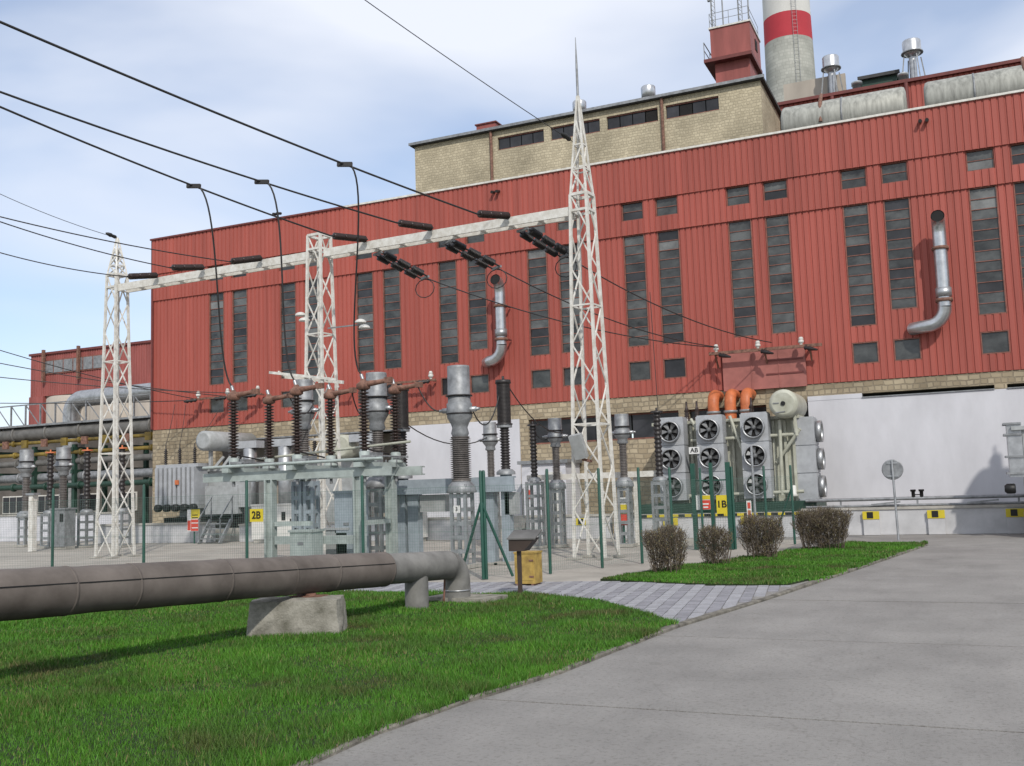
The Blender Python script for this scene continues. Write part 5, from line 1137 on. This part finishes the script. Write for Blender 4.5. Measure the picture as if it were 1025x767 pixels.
def weathered_block(c, size, rz, taper):
    mb = MB(); vs = []; x, y, z = size; nx, ny, nz = 8, 5, 4; rr = random.Random(3)
    idx = {}
    def V(i, j, k):
        if (i, j, k) in idx: return idx[(i, j, k)]
        f = 1-taper*k/nz; X = (i/nx-.5)*x*f; Y = (j/ny-.5)*y*f; Z = z*k/nz
        cx_ = min(i, nx-i) == 0; cy_ = min(j, ny-j) == 0; cz_ = k == nz
        if cx_ and cy_: X *= .965; Y *= .965
        if cz_ and (cx_ or cy_): Z -= .02; X *= .985; Y *= .985
        X += rr.uniform(-.012, .012); Y += rr.uniform(-.012, .012); Z += rr.uniform(-.01, .006) if k else 0
        ca_, sa_ = math.cos(rz), math.sin(rz); vs.append((c[0]+X*ca_-Y*sa_, c[1]+X*sa_+Y*ca_, c[2]+Z)); idx[(i, j, k)] = len(vs)-1; return len(vs)-1
    fs = []
    for i in range(nx):
        for k in range(nz): fs += [(V(i, 0, k), V(i+1, 0, k), V(i+1, 0, k+1), V(i, 0, k+1)), (V(i+1, ny, k), V(i, ny, k), V(i, ny, k+1), V(i+1, ny, k+1))]
        for j in range(ny): fs.append((V(i, j, nz), V(i+1, j, nz), V(i+1, j+1, nz), V(i, j+1, nz)))
    for j in range(ny):
        for k in range(nz): fs += [(V(0, j+1, k), V(0, j, k), V(0, j, k+1), V(0, j+1, k+1)), (V(nx, j, k), V(nx, j+1, k), V(nx, j+1, k+1), V(nx, j, k+1))]
    return mb.add(vs, fs)
s_mid = [PS+dr*(tot*k/200) for k in range(201)]; s_mid = min(s_mid, key=lambda q: abs(512.5+FPX*(q-EYE).dot(CR)/(q-EYE).dot(CF)-302) if (q-EYE).dot(CF) > 0 else 1e9)
t = thing('support_block', 'weathered concrete block carrying the big pipe on the lawn', 'block', (s_mid.x, s_mid.y, 0))
weathered_block((s_mid.x, s_mid.y-.1, 0), (1.16, .62, .45), R(24), .06).build('block', 'oldconc', t)
MB().lathe([(.07, .42), (.07, s_mid.z-PR+.01)], (s_mid.x+.12, s_mid.y, 0), n=10).span((s_mid.x-.12, s_mid.y-.1, .42), (s_mid.x+.3, s_mid.y+.12, .46)).build('pipe_shoe', 'rust', t)

# meter post and yellow box
p = gp(521, 598); x, y = p.x, p.y; t = thing('meter_post', 'dark brown post with slanted brown box top at the lawn edge', 'post', (x, y, 0)); ht = at(521, 545, y).z
MB().box((x, y, ht/2), (.055, .055, ht)).build('post', 'brownp', t)
MB().add([(x-.13, y-.1, ht-.1), (x+.12, y-.1, ht-.1), (x+.3, y-.1, ht+.08), (x-.13, y-.1, ht+.08), (x-.13, y+.14, ht-.1), (x+.12, y+.14, ht-.1), (x+.3, y+.14, ht+.1), (x-.13, y+.14, ht+.1)], [(0, 1, 2, 3), (5, 4, 7, 6), (1, 5, 6, 2), (4, 0, 3, 7), (4, 5, 1, 0)]).build('box', 'brownp', t)
MB().add([(x-.15, y-.12, ht+.08), (x+.33, y-.12, ht+.08), (x+.33, y+.18, ht+.20), (x-.15, y+.18, ht+.20), (x-.15, y-.12, ht+.1), (x+.33, y-.12, ht+.1), (x+.33, y+.18, ht+.22), (x-.15, y+.18, ht+.22)], [(3, 2, 1, 0), (4, 5, 6, 7), (0, 1, 5, 4), (1, 2, 6, 5), (2, 3, 7, 6), (3, 0, 4, 7)]).build('lid', 'pipegrey', t)
p = gp(529, 586); x, y = p.x, p.y; zt2 = at(529, 552, y).z; hw = .185; t = thing('litter_box', 'weathered yellow box standing on the paving behind the brown post', 'box', (x, y, 0))
MB().span((x-hw, y-.15, .04), (x+hw, y+.2, zt2-.03)).build('housing', 'dyellow', t); MB().span((x-hw-.012, y-.162, zt2-.03), (x+hw+.012, y+.212, zt2)).build('lid', 'dyellow', t)
MB().span((x-hw+.03, y-.158, .1), (x+hw-.03, y-.15, zt2-.09)).build('door', 'dyellow', t)
for z in (.15, zt2-.16): MB().span((x+hw-.09, y-.17, z), (x+hw-.01, y-.158, z+.03)).build('hinge', 'rust', t)
for dx in (-.14, .14): MB().box((x+dx, y, .02), (.04, .3, .04)).build('foot', 'rust', t)

# ------------------------------------------------------------------ clipped bushes
def bush(px0, px1, pyb, pyt, label, seed, deep=.8):
    b = gp((px0+px1)/2, pyb); y = b.y; x0, x1 = at(px0, pyb, y).x, at(px1, pyb, y).x; h = at((px0+px1)/2, pyt, y).z; xc = (x0+x1)/2; hw = (x1-x0)/2*.97; rr = random.Random(seed)
    y += deep*.3
    t = thing('clipped_bush', label, 'bush', (xc, y, 0), 'clipped bushes on the lawn strip'); st = MB(); tw_ = MB(); lf = []
    def inb(q):
        fx = abs(q.x-xc)/hw; fy = abs(q.y-y)/(deep/2); fz = q.z/h
        w_ = (.58+.42*min(1, fz*1.5))*(1+.07*math.sin(q.z*11+q.x*7+seed)+.05*math.sin(q.y*13+seed))
        return (fx**3+fy**3) < w_**3 and fz < 1.0+.05*math.sin(q.x*8+q.y*5+seed)-.12*fx**4
    nst = max(8, int(hw*30))
    for s in range(nst):
        bx_, by_ = xc+rr.uniform(-.7, .7)*hw, y+rr.uniform(-.6, .6)*deep*.5
        tip = Vector((xc+(bx_-xc)*1.35+rr.uniform(-.1, .1)*hw, y+(by_-y)*1.4, h*rr.uniform(.75, .98)))
        base = Vector((bx_, by_, .02)); mid = base.lerp(tip, .5)+Vector((rr.uniform(-.05, .05), rr.uniform(-.05, .05), 0)); st.tube([base, mid, tip], [.013, .008, .004], 5)
    for s in range(int(2600*hw*deep*h/.3)):
        p0 = Vector((xc+rr.uniform(-1, 1)*hw, y+rr.uniform(-1, 1)*deep/2, h*rr.uniform(.06, 1.0)))
        if not inb(p0): continue
        dv = Vector(((p0.x-xc)/hw*.7+rr.gauss(0, .6), (p0.y-y)/deep+rr.gauss(0, .5), rr.uniform(.5, 1.9))).normalized(); ln = rr.uniform(.10, .28)
        p1 = p0+dv*ln*.5; p2 = p1+(dv+Vector((rr.uniform(-.5, .5), rr.uniform(-.5, .5), rr.uniform(0, .5)))).normalized()*ln*.5
        if not inb(p1): continue
        if not inb(p2) and rr.random() < .6: p2 = p1.lerp(p2, .3)
        tw_.tube([p0, p1, p2], [.0042, .0034, .002], 3, cap=False)
        for m_ in range(3):
            if rr.random() < .24: lf.append((p0.lerp(p2, rr.uniform(.2, 1)), dv))
    st.build('stem', 'twig', t); tw_.build('twigs', 'twig', t); mb = MB(); vs = []; fs = []
    for q, dv in lf:
        for _ in range(3):
            q = q+Vector((rr.uniform(-.035, .035), rr.uniform(-.035, .035), rr.uniform(-.035, .035)))
            if not inb(q): continue
            a_ = Vector((rr.gauss(0, 1), rr.gauss(0, 1), rr.gauss(0, 1))).normalized(); b_ = a_.cross(dv).normalized() if abs(a_.dot(dv)) < .99 else Vector((1, 0, 0)); s_ = rr.uniform(.012, .024); o = len(vs)
            vs += [tuple(q-b_*s_*.5), tuple(q+a_*s_), tuple(q+b_*s_*.5), tuple(q-a_*s_)]; fs.append((o, o+1, o+2, o+3))
    mb.add(vs, fs); mb.build('foliage', 'leafb', t)
bush(641, 687, 577, 528, 'nearest clipped brownish bush at the left end of the lawn strip', 1)
bush(695, 732, 568, 528, 'smallest clipped bush, second along the lawn strip', 2, .7)
bush(737, 786, 562, 517, 'clipped bush with sparse twigs, third along the lawn strip', 3)
bush(793, 854, 552, 510, 'widest dense clipped bush nearest the round road sign', 4, 1.0)
